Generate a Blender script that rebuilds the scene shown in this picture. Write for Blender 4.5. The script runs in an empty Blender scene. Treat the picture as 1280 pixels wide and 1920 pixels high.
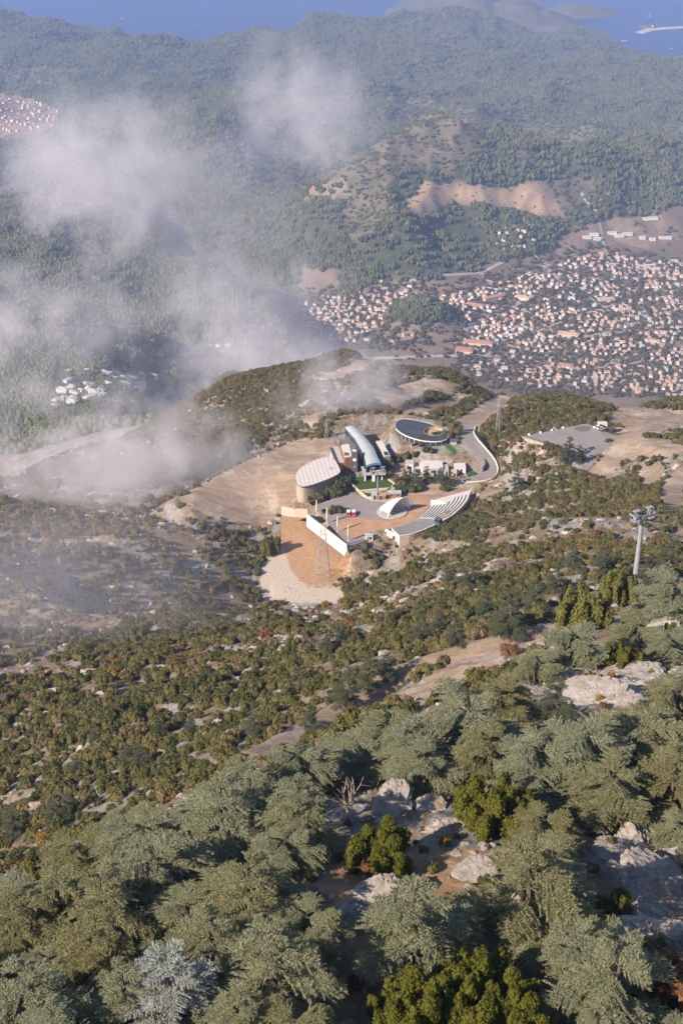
import bpy, bmesh, math, random
import numpy as np
from mathutils import Vector, Matrix
rng = np.random.default_rng(7); random.seed(7)
scene = bpy.context.scene
COL = bpy.data.collections.new('place'); scene.collection.children.link(COL)

# ------------------------------------------------------------------ camera, sky, sun, exposure
TH = math.radians(28.6)                      # camera looks this far below the horizontal
CAMZ = 1500.0                                # metres above the sea
FPX = 2667.0                                 # focal length in photograph pixels (1280x1920)
cam_data = bpy.data.cameras.new('camera'); cam = bpy.data.objects.new('camera', cam_data)
COL.objects.link(cam); scene.camera = cam
cam.location = (0, 0, CAMZ); cam.rotation_euler = (math.pi/2 - TH, 0, 0)
cam_data.sensor_fit = 'VERTICAL'; cam_data.sensor_height = 36; cam_data.lens = 36*FPX/1920
cam_data.clip_start = 1.0; cam_data.clip_end = 90000

SUN_EL = math.radians(32); SUN_AZ = math.atan2(-0.80, -0.60)   # direction (x, y) the light comes from
world = bpy.data.worlds.new('World'); scene.world = world; world.use_nodes = True
wn = world.node_tree.nodes; wl = world.node_tree.links
sky = wn.new('ShaderNodeTexSky'); sky.sky_type = 'NISHITA'; sky.sun_disc = False
sky.sun_elevation = SUN_EL; sky.sun_rotation = math.atan2(-0.80, -0.60); sky.altitude = 1500
sky.air_density = 1.0; sky.dust_density = 0.6; sky.ozone_density = 1.2
bg = wn['Background']; bg.inputs['Strength'].default_value = 0.095
wl.new(sky.outputs[0], bg.inputs['Color'])
sd = bpy.data.lights.new('sun', 'SUN'); sd.energy = 4.9; sd.angle = math.radians(0.53); sd.color = (1.0, 0.87, 0.73)
sun = bpy.data.objects.new('sun', sd); COL.objects.link(sun)
sdir = Vector((-0.80*math.cos(SUN_EL), -0.60*math.cos(SUN_EL), math.sin(SUN_EL)))
sun.rotation_euler = sdir.to_track_quat('Z', 'Y').to_euler(); sun.location = (-60, -60, CAMZ+60)
vs = scene.view_settings; vs.view_transform = 'Standard'; vs.look = 'None'; vs.gamma = 1; vs.exposure = 0.82; vs.use_curve_mapping = False
cy = scene.cycles
cy.max_bounces = 5; cy.diffuse_bounces = 2; cy.glossy_bounces = 1; cy.transmission_bounces = 2; cy.transparent_max_bounces = 4; cy.volume_bounces = 1
cy.use_denoising = True; cy.denoiser = 'OPENIMAGEDENOISE'; cy.volume_max_steps = 128
cy.use_adaptive_sampling = True; cy.adaptive_threshold = 0.02; cy.caustics_reflective = False; cy.caustics_refractive = False

# ------------------------------------------------------------------ noise
def _hash(ix, iy, seed):
    h = (ix.astype(np.int64)*374761393 + iy.astype(np.int64)*668265263 + seed*1442695041) & 0xffffffff
    h = ((h ^ (h >> 13))*1274126177) & 0xffffffff
    return ((h ^ (h >> 16)) & 0xffff)/65535.0
def vnoise(x, y, seed=0):
    x = np.asarray(x, float); y = np.asarray(y, float)
    ix = np.floor(x); iy = np.floor(y); fx = x-ix; fy = y-iy
    fx = fx*fx*fx*(fx*(fx*6-15)+10); fy = fy*fy*fy*(fy*(fy*6-15)+10)
    a = _hash(ix, iy, seed); b = _hash(ix+1, iy, seed); c = _hash(ix, iy+1, seed); d = _hash(ix+1, iy+1, seed)
    return (a*(1-fx)+b*fx)*(1-fy) + (c*(1-fx)+d*fx)*fy
def fbm(x, y, oct=4, seed=0, ridged=False):
    t = 0; amp = 0.5; n = 0
    for o in range(oct):
        ca, sa = math.cos(0.6*o), math.sin(0.6*o)
        v = vnoise((x*ca-y*sa)*2**o+17.3*o, (x*sa+y*ca)*2**o-9.1*o, seed+o)
        if ridged: v = 1-abs(2*v-1)
        t = t+amp*v; n += amp; amp *= 0.5
    return t/n                                # 0..1
def sstep(a, b, x):
    t = np.clip((np.asarray(x, float)-a)/(b-a), 0, 1); return t*t*(3-2*t)

# ------------------------------------------------------------------ photograph rays -> world
CT, ST = math.cos(TH), math.sin(TH)
def ray(px, py):
    a = (np.asarray(px, float)-640)/FPX; b = (np.asarray(py, float)-960)/FPX
    dy = CT-b*ST; return a/dy, (ST+b*CT)/dy   # u = X/Y, s = drop/Y
def PZ(px, py, z):                            # where the ray through a pixel meets the level z
    u, s = ray(px, py); Y = (CAMZ-z)/s
    return np.array([u*Y, Y, z])
def PY(px, py, Y):
    u, s = ray(px, py); return np.array([u*Y, Y, CAMZ-s*Y])

# ------------------------------------------------------------------ terrain: control heights, spline, relief
cols = {
 -150: dict(y=[(1920,72),(1740,105),(1700,190),(1500,245),(1300,315),(1150,400),(1000,520),(930,620),(800,1500),(740,1850),(600,2850),(450,3600),(300,4600),(225,5950),(150,6600),(15,7700)], z=[(800,1040),(1100,920),(8400,-30)]),
 0: dict(y=[(1920,72),(1690,105),(1625,192),(1500,238),(1300,308),(1150,415),(1000,540),(940,620),(800,1500),(740,1850),(600,2850),(450,3600),(300,4600),(222,5950),(150,6600),(22,7700)], z=[(800,1060),(1100,930),(8400,-30)]),
 213: dict(y=[(1920,71),(1610,110),(1545,180),(1450,222),(1300,292),(1150,410),(1050,508),(960,600),(915,720),(850,1000),(770,1500),(735,1850),(600,2900),(480,3600),(350,4300),(200,5400),(100,7000),(55,7650)], z=[(8400,-30)]),
 427: dict(y=[(1920,70),(1530,116),(1445,182),(1350,230),(1250,295),(1150,392),(1080,490),(1020,565),(970,600),(905,640),(840,720),(765,850),(725,930),(700,1050),(640,2850),(560,3350),(480,3750),(400,4150),(300,4700),(200,5600),(100,7000),(72,7500)], z=[(1500,740),(2000,480),(8400,-30)]),
 535: dict(y=[(1920,70),(1495,114),(1405,180),(1300,240),(1200,305),(1135,385),(1114,440),(900,650),(800,740)], z=[(500,1182),(548,1163),(590,1171)]),
 640: dict(y=[(1920,70),(1700,87),(1560,104),(1470,122),(1375,178),(1250,250),(1150,360),(1108,440),(1100,548),(1000,585),(950,600),(900,628),(800,705),(700,850),(655,960),(430,4000),(250,5200),(150,6300),(45,7800)], z=[(500,1185),(1100,1000),(1500,690),(2100,400),(2700,255),(3100,250),(3500,250),(8500,-30)]),
 853: dict(y=[(1920,70),(1600,98),(1420,125),(1340,152),(1270,198),(1230,225),(1150,290),(1050,390),(1000,470),(955,545),(910,595),(870,630),(830,665),(760,770),(720,850),(690,940),(410,4000),(340,4250),(300,4900),(200,5900),(100,7000),(18,8000)], z=[(1150,930),(1600,600),(2200,350),(2700,252),(3100,250),(3600,250),(8600,-30)]),
 1067: dict(y=[(1920,70),(1600,97),(1400,122),(1300,150),(1200,208),(1120,275),(1050,350),(980,430),(920,510),(870,595),(805,655),(770,720),(752,800),(385,4300),(330,4600),(250,5300),(150,6400),(105,7300)], z=[(1000,960),(1500,600),(2200,330),(2650,252),(3100,250),(3600,250),(4050,250),(8200,-25)]),
 1280: dict(y=[(1920,70),(1600,99),(1300,148),(1180,205),(1120,255),(1000,400),(900,520),(810,670),(752,800),(350,4600),(250,5400),(150,6600),(100,7800)], z=[(1000,960),(1500,600),(2200,330),(2650,252),(3100,250),(3600,250),(4250,250),(8150,-25)]),
 1430: dict(y=[(1920,70),(1600,99),(1300,148),(1180,205),(1120,255),(1000,400),(900,520),(810,670),(752,800),(350,4600),(250,5400),(150,6600),(100,7800)], z=[(1000,960),(1500,600),(2200,330),(2650,252),(3100,250),(3600,250),(4250,250),(8150,-25)]),
}
cp = []
for px, d in cols.items():
    for (py, Y) in d['y']:
        u, s = ray(px, py); cp.append((float(u), math.log(Y), float(s)))
    for (Y, z) in d['z']:
        s = (CAMZ-z)/Y; t = math.tan(math.atan(s)-TH); u = (px-640)/FPX/(CT-t*ST); cp.append((u, math.log(Y), s))
    u0 = (px-640)/FPX/0.75
    cp.append((u0, math.log(30), 1.70)); cp.append((u0*0.7, math.log(14000), (CAMZ+40)/14000))
cp = np.array(cp)
KU = 3.2                                      # weight of azimuth against log-distance
def tps_fit(cp):
    P = np.c_[cp[:, 0]*KU, cp[:, 1]]; n = len(P)
    r = np.hypot(P[:, None, 0]-P[None, :, 0], P[:, None, 1]-P[None, :, 1])
    K = r                                      # linear kernel: no overshoot
    A = np.zeros((n+3, n+3)); A[:n, :n] = K-np.eye(n)*0.004; A[:n, n] = 1; A[:n, n+1:] = P; A[n, :n] = 1; A[n+1:, :n] = P.T
    w = np.linalg.solve(A, np.r_[cp[:, 2], 0, 0, 0]); return P, w
TP, TW = tps_fit(cp)
def tps(u, lv):
    out = np.empty(u.shape); uf = u.ravel()*KU; vf = lv.ravel(); of = out.ravel()
    n = len(TP)
    for i in range(0, uf.size, 20000):
        a = uf[i:i+20000]; b = vf[i:i+20000]
        r = np.hypot(a[:, None]-TP[None, :, 0], b[:, None]-TP[None, :, 1])
        of[i:i+20000] = r@TW[:n] + TW[n] + a*TW[n+1] + b*TW[n+2]
    return of.reshape(u.shape)

NU = 561
US = np.linspace(-0.46, 0.46, NU)
segs = [(34,60,20),(60,135,150),(135,720,330),(720,1120,120),(1120,2500,60),(2500,4500,190),(4500,9900,240),(9900,14500,16)]
YS = np.concatenate([np.exp(np.linspace(math.log(a), math.log(b), n, endpoint=False)) for a, b, n in segs]+[[14500]])
NV = len(YS)
UU, YY = np.meshgrid(US, YS); XX = UU*YY
cs = tps(UU, np.log(YY))
# a light blur takes the kinks out of the linear kernel
def blur(a, n):
    for _ in range(n):
        b = a.copy(); b[1:-1] = (a[:-2]+2*a[1:-1]+a[2:])/4; a = b.copy(); a[:, 1:-1] = (b[:, :-2]+2*b[:, 1:-1]+b[:, 2:])/4
    return a
cs = blur(cs, 14)
ZZ = CAMZ-cs*YY
# the valley floor under the town is nearly flat
val = sstep(2300, 2700, YY)*(1-sstep(4200, 4700, YY))
flat = 250+(ZZ-250)*np.where(ZZ < 290, 0.2+0.8*sstep(265, 290, ZZ), 1)
ZZ = ZZ*(1-val)+flat*val
# the wooded saddle hill behind the town, its neighbour, and the small wooded mound in the town
def knoll(px, py, z, rx, ry, h, k=1.0):
    global ZZ
    c = PZ(px, py, z); d = ((XX-c[0])/rx)**2+((YY-c[1])/ry)**2
    ZZ = ZZ+h*np.exp(-d*k)*(0.85+0.3*fbm(XX/120, YY/120, 3, 51))*(YY > 2000)
knoll(815, 395, 300, 330, 260, 140); knoll(735, 440, 290, 260, 300, 80); knoll(1000, 380, 300, 420, 190, 110); knoll(1180, 340, 290, 420, 160, 105)
knoll(785, 612, 250, 130, 135, 27, 1.2)
# relief, scaled with distance
near = 1-sstep(1300, 2200, YY); far = sstep(1400, 2600, YY)
rel = (fbm(XX/60, YY/60, 4, 3)-0.5)*14*sstep(140, 320, YY)*near*(1-0.85*np.exp(-((XX+22)/60)**2-((YY-535)/60)**2))
rel += (fbm((XX*0.5+YY*0.86)/9, (XX*0.86-YY*0.5)/26, 3, 5, True)-0.55)*3.2*sstep(60, 110, YY)*near
hillm = far*sstep(258, 300, ZZ)*1.0
hillm = np.maximum(hillm, far*sstep(4300, 4900, YY))
hillm *= 1-sstep(7900, 8200, YY)*0.9
rel += ((fbm(XX/900+3, YY/900, 4, 11, True)-0.55)*230+(fbm(XX/330+9, YY/330, 4, 13, True)-0.55)*75)*hillm
ZZ = ZZ+rel
# open water, the bay and its headlands
sea = sstep(7950, 8450, YY)
zf = -30+0*YY
def blob(px, py, rx, ry, h):
    global zf
    c = PZ(px, py, 5); d = ((XX-c[0])/rx)**2+((YY-c[1])/ry)**2
    zf = np.maximum(zf, -30+(h+30)*np.exp(-d*1.1)*(0.75+0.5*fbm(XX/260, YY/260, 4, 21)))
blob(860, 30, 330, 620, 190); blob(960, 40, 300, 420, 130); blob(1060, 62, 260, 190, 60); blob(1110, 72, 180, 110, 30); blob(900, -10, 380, 420, 120); blob(1080, 22, 260, 220, 60); blob(1020, 45, 220, 260, 90)
blob(1215, 50, 90, 55, 16)
ZZ = np.where(sea > 0, ZZ*(1-sea)+zf*sea, ZZ)
base_ZZ = ZZ.copy()

LOGY = np.log(YS)
def height(x, y):
    x = np.asarray(x, float); y = np.asarray(y, float)
    fi = np.interp(np.log(np.maximum(y, 34.1)), LOGY, np.arange(NV)); fj = (x/np.maximum(y, 1)-US[0])/(US[1]-US[0])
    fj = np.clip(fj, 0, NU-1.001); fi = np.clip(fi, 0, NV-1.001)
    i = fi.astype(int); j = fj.astype(int); a = fi-i; b = fj-j
    return (ZZ[i, j]*(1-b)+ZZ[i, j+1]*b)*(1-a)+(ZZ[i+1, j]*(1-b)+ZZ[i+1, j+1]*b)*a
def G(px, py, ymin=36, ymax=14000):            # where the ray through a pixel meets the ground
    u, s = ray(px, py); u = float(u); s = float(s)
    Y = np.exp(np.linspace(math.log(ymin), math.log(ymax), 3000)); d = (CAMZ-s*Y)-height(u*Y, Y)
    k = np.argmax(d < 0)
    if d[k] >= 0: k = len(Y)-1
    if k > 0:
        t = d[k-1]/(d[k-1]-d[k]); y = Y[k-1]+(Y[k]-Y[k-1])*t
    else: y = Y[0]
    return np.array([u*y, y, float(height(u*y, y))])
# ------------------------------------------------------------------ levelled ground, cover masks
Z0 = 1176.0                                   # level of the cable-car plaza
PXX = np.empty_like(XX); PYY = np.empty_like(XX)
def project(X, Y, Z):
    dz = Z-CAMZ; fw = Y*CT-dz*ST; up = Y*ST+dz*CT
    return 640+FPX*X/fw, 960-FPX*up/fw
def in_poly(x, y, poly):
    poly = np.asarray(poly, float); ins = np.zeros(x.shape, bool); n = len(poly); j = n-1
    for i in range(n):
        xi, yi = poly[i]; xj, yj = poly[j]
        c = ((yi > y) != (yj > y)) & (x < (xj-xi)*(y-yi)/((yj-yi) if yj != yi else 1e-9)+xi); ins ^= c; j = i
    return ins
def seg_dist(x, y, pts, closed=False):
    pts = [np.asarray(p, float)[:2] for p in pts]; d = np.full(x.shape, 1e9)
    pr = list(zip(pts[:-1], pts[1:]))+([(pts[-1], pts[0])] if closed else [])
    for a, b in pr:
        ab = b-a; L = max((ab**2).sum(), 1e-9); t = np.clip(((x-a[0])*ab[0]+(y-a[1])*ab[1])/L, 0, 1)
        d = np.minimum(d, np.hypot(x-a[0]-t*ab[0], y-a[1]-t*ab[1]))
    return d
def rows(y0, y1):
    i0 = int(np.searchsorted(YS, y0)); i1 = int(np.searchsorted(YS, y1)); return slice(i0, i1)
def level(poly, z, blend, y0=400, y1=1000):
    r = rows(y0, y1); x = XX[r]; y = YY[r]
    ins = in_poly(x, y, poly); d = seg_dist(x, y, poly, True); w = np.where(ins, 1, 1-sstep(0, blend, d))
    ZZ[r] = ZZ[r]*(1-w)+z*w
W2 = lambda pts, z: [tuple(PZ(px, py, z)[:2]) for px, py in pts]

STATION = [(526,948),(577,958),(651,1022),(690,1011),(724,997),(748,1004),(800,990),(850,965),(884,936),(895,910),(935,893),(938,865),(900,835),(850,800),(740,775),(640,778),(612,830),(570,850),(545,900)]
level(W2([(330,935),(470,862),(560,826),(625,822),(640,900),(545,940),(500,985),(400,968)], Z0+2.0), Z0+2.0, 14)
level(W2(STATION, Z0), Z0, 16)
level(W2([(735,805),(760,778),(830,790),(880,815),(900,850),(850,858),(790,848),(745,835)], Z0+5), Z0+5.0, 7)
# fill slope under the plaza wall, falling towards the gully
r = rows(480, 640); fx, fy = XX[r], YY[r]
wallp = W2([(526,950),(577,962),(652,1028)], Z0); outer = W2([(500,955),(577,962),(652,1028),(668,1085),(655,1120),(480,1125),(478,1050),(515,1000)], Z0-8)
d = seg_dist(fx, fy, wallp); tgt = Z0-3.6-0.19*np.maximum(d-1, 0)
ins = in_poly(fx, fy, outer) & ~in_poly(fx, fy, W2(STATION, Z0))
dd = seg_dist(fx, fy, outer, True); w = np.where(ins, sstep(0, 6, dd+np.where(d < 5, 6, 0)), 0)
ZZ[r] = ZZ[r]*(1-w)+tgt*w
PAD = [(977,819),(1046,841),(1066,868),(1100,886),(1134,846),(1147,826),(1118,799),(1097,793)]
ZP = float(height(*PZ(1060, 835, 1192)[:2])); ZP = float(height(*PZ(1060, 835, ZP)[:2]))
level(W2(PAD, ZP), ZP, 9)

# the ground in front of the terraces is dug back so that it never rises faster than a shallow bank
def bank(poly, z, slope, reach=130):
    r = rows(380, 760); x = XX[r]; y = YY[r]; d = np.where(in_poly(x, y, poly), 0, seg_dist(x, y, poly, True)); lim = z+slope*np.maximum(d-3, 0)
    w = 1-sstep(reach*0.6, reach, d); ZZ[r] = np.where(ZZ[r] > lim, ZZ[r]*(1-w)+lim*w, ZZ[r])
AMPH = [(723,996),(748,1008),(800,994),(850,968),(884,938),(880,912),(810,935),(780,965)]
bank(W2(AMPH, Z0), Z0+0.8, 0.40); bank(W2(PAD, ZP), ZP-0.3, 0.36)
bank(W2([(500,960),(577,965),(640,1030),(645,1085),(635,1118),(490,1124),(482,1050)], Z0-8), Z0-10.5, 0.40)
level(W2([(655,1026),(690,1013),(726,999),(738,1012),(700,1030),(664,1042)], Z0-0.4), Z0-0.4, 5)
# tracks and roads cut a level shelf
ROADS = {}
def cut_road(name, pix, width, y0, y1, blend=1.0):
    P = np.array([G(px, py, y0, y1) for px, py in pix]); Q = []
    for a, b in zip(P[:-1], P[1:]): Q += [a+(b-a)*k/3 for k in range(3)]
    P = np.array(Q+[P[-1]])
    for _ in range(3): P[1:-1] = (P[:-2]+2*P[1:-1]+P[2:])/4
    R = width*(0.5+blend)+1
    r = rows(P[:, 1].min()-R, P[:, 1].max()+R); c0, c1 = np.searchsorted(US, [(P[:, 0]/P[:, 1]).min()-R/P[:, 1].min(), (P[:, 0]/P[:, 1]).max()+R/P[:, 1].min()])
    x = XX[r, c0:c1]; y = YY[r, c0:c1]; best = np.full(x.shape, 1e9); zz = np.zeros(x.shape)
    for a, b in zip(P[:-1], P[1:]):
        ab = b-a; L = max(ab[0]**2+ab[1]**2, 1e-9); t = np.clip(((x-a[0])*ab[0]+(y-a[1])*ab[1])/L, 0, 1)
        d = np.hypot(x-a[0]-t*ab[0], y-a[1]-t*ab[1]); k = d < best; best = np.where(k, d, best); zz = np.where(k, a[2]+t*ab[2], zz)
    w = 1-sstep(width*0.5, width*(0.5+blend), best)
    ZZ[r, c0:c1] = ZZ[r, c0:c1]*(1-w)+zz*w
    ROADS[name] = (P, width)
cut_road('main', [(878,800),(872,812),(884,830),(902,848),(917,868),(922,888),(905,898),(870,900)], 7.5, 500, 900)
cut_road('upper', [(945,748),(915,765),(885,785),(878,800)], 9, 500, 1000)
cut_road('ridge', [(490,1418),(560,1382),(620,1350),(700,1295),(760,1262),(860,1230),(940,1206),(1012,1188)], 4.5, 150, 420, 1.2)
cut_road('spur', [(1120,880),(1140,875),(1160,850),(1180,830),(1215,825),(1262,842)], 7, 430, 800)
cut_road('right', [(1262,955),(1255,930),(1268,900),(1290,880)], 6, 350, 800)

ZZ0 = ZZ
PXX, PYY = project(XX, YY, ZZ)
def pix_mask(poly, y0, y1, warp=6, soft=0):
    r = rows(y0, y1); f = 60 if warp > 3 else 20
    wx = (fbm(PXX[r]/f, PYY[r]/f, 3, 31)-0.5)*2*warp; wy = (fbm(PXX[r]/f, PYY[r]/f, 3, 37)-0.5)*2*warp
    m = np.zeros(XX.shape); m[r] = in_poly(PXX[r]+wx, PYY[r]+wy, poly); return m
BARE = np.zeros(XX.shape); ROADM = np.zeros(XX.shape); FIELD = np.zeros(XX.shape); ORANGE = np.zeros(XX.shape); SPARSE = np.zeros(XX.shape); GRAVEL = np.zeros(XX.shape)
# near: graded mound, fill slope, terraces, tracks
BARE = np.maximum(BARE, pix_mask([(330,935),(400,898),(470,860),(560,826),(625,822),(640,900),(545,945),(525,965),(495,985),(400,972)], 450, 900, 5))
ORANGE = np.maximum(ORANGE, pix_mask([(524,955),(577,962),(652,1028),(665,1060),(640,1090),(612,1102),(560,1100),(535,1065),(528,1010)], 470, 680, 4))
GRAVEL = np.maximum(GRAVEL, pix_mask([(538,1005),(528,1010),(540,1066),(565,1098),(612,1100),(650,1102),(640,1128),(560,1132),(488,1125),(486,1060)], 440, 640, 4))
BARE = np.maximum(BARE, pix_mask([(590,712),(640,690),(720,650),(790,655),(755,668),(690,690),(600,722)], 700, 1100, 6))
BARE = np.maximum(BARE, pix_mask([(690,745),(740,722),(830,708),(865,722),(840,735),(800,740),(735,772)], 600, 1100, 5))
BARE = np.maximum(BARE, pix_mask([(720,788),(790,760),(880,735),(890,742),(830,768),(760,790)], 600, 1100, 5))
BARE = np.maximum(BARE, pix_mask([(870,800),(880,778),(950,742),(955,765),(900,790),(885,815)], 600, 1100, 3))
BARE = np.maximum(BARE, pix_mask([(560,790),(590,775),(600,790),(580,805)], 600, 1100, 3))
BARE = np.maximum(BARE, pix_mask([(1135,800),(1190,812),(1260,835),(1265,855),(1200,860),(1160,868),(1150,905),(1105,890),(1130,850)], 430, 900, 6))
BARE = np.maximum(BARE, pix_mask([(1190,880),(1235,868),(1240,905),(1200,915)], 380, 800, 5))
BARE = np.maximum(BARE, pix_mask([(1130,795),(1145,760),(1290,765),(1290,800),(1200,812)], 500, 1000, 14)*0.6)
BARE = np.maximum(BARE, pix_mask([(820,1262),(890,1215),(1010,1185),(1025,1200),(950,1230),(880,1280),(820,1310),(700,1330),(620,1375),(600,1370)], 150, 420, 4))
BARE = np.maximum(BARE, pix_mask([(740,885),(770,890),(885,905),(890,936),(860,962),(800,990),(740,1000),(650,1022),(580,960),(620,935),(700,920)], 480, 800, 1))
ORANGE = np.maximum(ORANGE, 0.75*pix_mask([(590,1655),(650,1610),(780,1590),(960,1590),(960,1640),(800,1690),(700,1730),(600,1755)], 60, 160, 10))
BARE = np.maximum(BARE, 0.6*pix_mask([(1130,1560),(1200,1520),(1300,1540),(1300,1790),(1200,1780),(1150,1680)], 60, 160, 10))
for nm, (P, wd) in ROADS.items():
    r = rows(P[:, 1].min()-40, P[:, 1].max()+40); d = seg_dist(XX[r], YY[r], P)
    k = 1-sstep(wd*0.5, wd*0.8, d)
    if nm == 'main': ROADM[r] = np.maximum(ROADM[r], k)
    BARE[r] = np.maximum(BARE[r], 1-sstep(wd*0.6, wd*1.0, d))
# far: clearings, dry hillsides, ploughed plain
F = lambda poly, w=10: pix_mask(poly, 1300, 8200, w)
BARE = np.maximum(BARE, F([(762,372),(800,338),(845,335),(925,352),(1010,336),(1035,360),(1065,415),(1030,415),(960,395),(900,388),(850,382),(800,398),(765,398)], 5))
BARE = np.maximum(BARE, 0.8*F([(555,375),(590,335),(650,335),(655,365),(600,382)], 8))
BARE = np.maximum(BARE, 0.7*F([(510,520),(545,515),(610,545),(580,556),(520,545)], 5))
BARE = np.maximum(BARE, 0.8*F([(430,60),(450,40),(485,45),(480,60),(450,66)], 6))
SPARSE = np.maximum(SPARSE, F([(540,360),(610,250),(740,180),(880,170),(940,220),(1100,240),(1290,210),(1290,270),(1120,280),(1140,300),(1000,310),(900,300),(760,330),(690,440),(640,430),(640,340)], 26))
SPARSE *= sstep(0.44, 0.54, fbm(XX/330, YY/330, 4, 140))
SPARSE = np.maximum(SPARSE, F([(1010,335),(1120,330),(1120,370),(1060,390)], 10))
SPARSE = np.maximum(SPARSE, 0.7*F([(0,130),(100,120),(180,130),(90,170),(0,180)], 14))
SPARSE = np.maximum(SPARSE, 0.8*F([(100,690),(300,690),(350,740),(300,800),(60,800)], 12))
wood = F([(640,570),(640,430),(740,330),(820,330),(1060,330),(1290,300),(1290,385),(1200,405),(1090,425),(1040,425),(1045,470),(1000,472),(985,455),(930,448),(925,480),(890,512),(760,498),(700,532)], 4)
plain = sstep(2350, 2600, YY)*(1-sstep(275, 300, ZZ))*(PXX > 560)*(YY < 4500)
FIELD = np.maximum(FIELD, plain*(1-wood))
FIELD = np.maximum(FIELD, F([(1035,436),(1100,422),(1190,404),(1300,378),(1300,500),(1040,490)], 5))
FIELD = np.maximum(FIELD, F([(-40,175),(60,185),(115,205),(110,240),(40,262),(-60,262)], 8))
head = sstep(8150, 8450, YY)*(ZZ > 0); SPARSE = np.maximum(SPARSE, head*0.5)
nearm = 1-sstep(1150, 1500, YY)
FOREST = (1-nearm)*(1-FIELD)*(ZZ > 1)

me = bpy.data.meshes.new('terrain')
idx = np.arange(NV*NU).reshape(NV, NU)
q = np.stack([idx[:-1, :-1], idx[:-1, 1:], idx[1:, 1:], idx[1:, :-1]], -1).reshape(-1, 4)
me.vertices.add(NV*NU); me.vertices.foreach_set('co', np.stack([XX, YY, ZZ], -1).astype(np.float32).ravel())
me.loops.add(q.size); me.loops.foreach_set('vertex_index', q.ravel().astype(np.int32))
me.polygons.add(len(q)); me.polygons.foreach_set('loop_start', np.arange(0, q.size, 4, dtype=np.int32))
me.update(calc_edges=True); me.shade_smooth()
def put_attr(name, a):
    at = me.attributes.new(name, 'FLOAT', 'POINT'); at.data.foreach_set('value', np.clip(a, 0, 1).astype(np.float32).ravel())
BARE_, ORANGE_, GRAVEL_ = blur(BARE, 3), blur(ORANGE, 3), blur(GRAVEL, 3)
put_attr('bare', BARE_); put_attr('road', ROADM); put_attr('field', FIELD); put_attr('orange', ORANGE_); put_attr('gravel', GRAVEL_); put_attr('forest', FOREST*(1-0.75*SPARSE)*(1-BARE)); put_attr('mountain', nearm)
terrain = bpy.data.objects.new('terrain', me); COL.objects.link(terrain); terrain['kind'] = 'structure'
def sample(M, x, y):
    fi = np.interp(np.log(np.maximum(y, 34.1)), LOGY, np.arange(NV)); fj = np.clip((x/y-US[0])/(US[1]-US[0]), 0, NU-1)
    return M[np.clip(np.rint(fi).astype(int), 0, NV-1), np.rint(fj).astype(int)]

# ------------------------------------------------------------------ materials
class NT:
    """small helper round a material's node tree"""
    def __init__(s, name, rough=0.8, spec=0.25):
        s.m = bpy.data.materials.new(name); s.m.use_nodes = True; s.t = s.m.node_tree; s.b = s.t.nodes['Principled BSDF']
        s.b.inputs['Roughness'].default_value = rough; s.b.inputs['Specular IOR Level'].default_value = spec
    def n(s, typ, **kw):
        x = s.t.nodes.new(typ)
        for k, v in kw.items(): setattr(x, k, v)
        return x
    def l(s, a, b): s.t.links.new(a, b)
    def pos(s):
        if not hasattr(s, '_p'): s._p = s.n('ShaderNodeNewGeometry').outputs['Position']
        return s._p
    def noise(s, scale, detail=4, rough=0.6, vec=None, dist=0):
        x = s.n('ShaderNodeTexNoise'); x.inputs['Scale'].default_value = scale; x.inputs['Detail'].default_value = detail; x.inputs['Roughness'].default_value = rough; x.inputs['Distortion'].default_value = dist
        s.l(vec if vec is not None else s.pos(), x.inputs['Vector']); return x.outputs['Fac']
    def ramp(s, fac, stops, interp='LINEAR'):
        r = s.n('ShaderNodeValToRGB'); cr = r.color_ramp; cr.interpolation = interp
        while len(cr.elements) < len(stops): cr.elements.new(0.5)
        for e, (p, c) in zip(cr.elements, stops): e.position = p; e.color = (*c, 1) if not isinstance(c, (int, float)) else (c, c, c, 1)
        s.l(fac, r.inputs[0]); return r.outputs[0]
    def mix(s, fac, a, b):
        x = s.n('ShaderNodeMix', data_type='RGBA')
        for sock, v in ((x.inputs['Factor'], fac), (x.inputs[6], a), (x.inputs[7], b)):
            if isinstance(v, (int, float)): sock.default_value = v
            elif isinstance(v, tuple): sock.default_value = (*v, 1)
            else: s.l(v, sock)
        return x.outputs[2]
    def math(s, op, a, b=None, clamp=False):
        x = s.n('ShaderNodeMath', operation=op, use_clamp=clamp)
        for i, v in enumerate((a, b)):
            if v is None: continue
            if isinstance(v, (int, float)): x.inputs[i].default_value = v
            else: s.l(v, x.inputs[i])
        return x.outputs[0]
    def attr(s, name):
        return s.n('ShaderNodeAttribute', attribute_name=name).outputs['Fac']
    def base(s, c):
        if isinstance(c, tuple): s.b.inputs['Base Color'].default_value = (*c, 1)
        else: s.l(c, s.b.inputs['Base Color'])
    def bump(s, h, strength=0.5, dist=0.1):
        x = s.n('ShaderNodeBump'); x.inputs['Strength'].default_value = strength; x.inputs['Distance'].default_value = dist
        s.l(h, x.inputs['Height']); s.l(x.outputs[0], s.b.inputs['Normal'])
    def vscale(s, v):
        x = s.n('ShaderNodeVectorMath', operation='MULTIPLY'); s.l(s.pos(), x.inputs[0]); x.inputs[1].default_value = v; return x.outputs[0]

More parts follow.
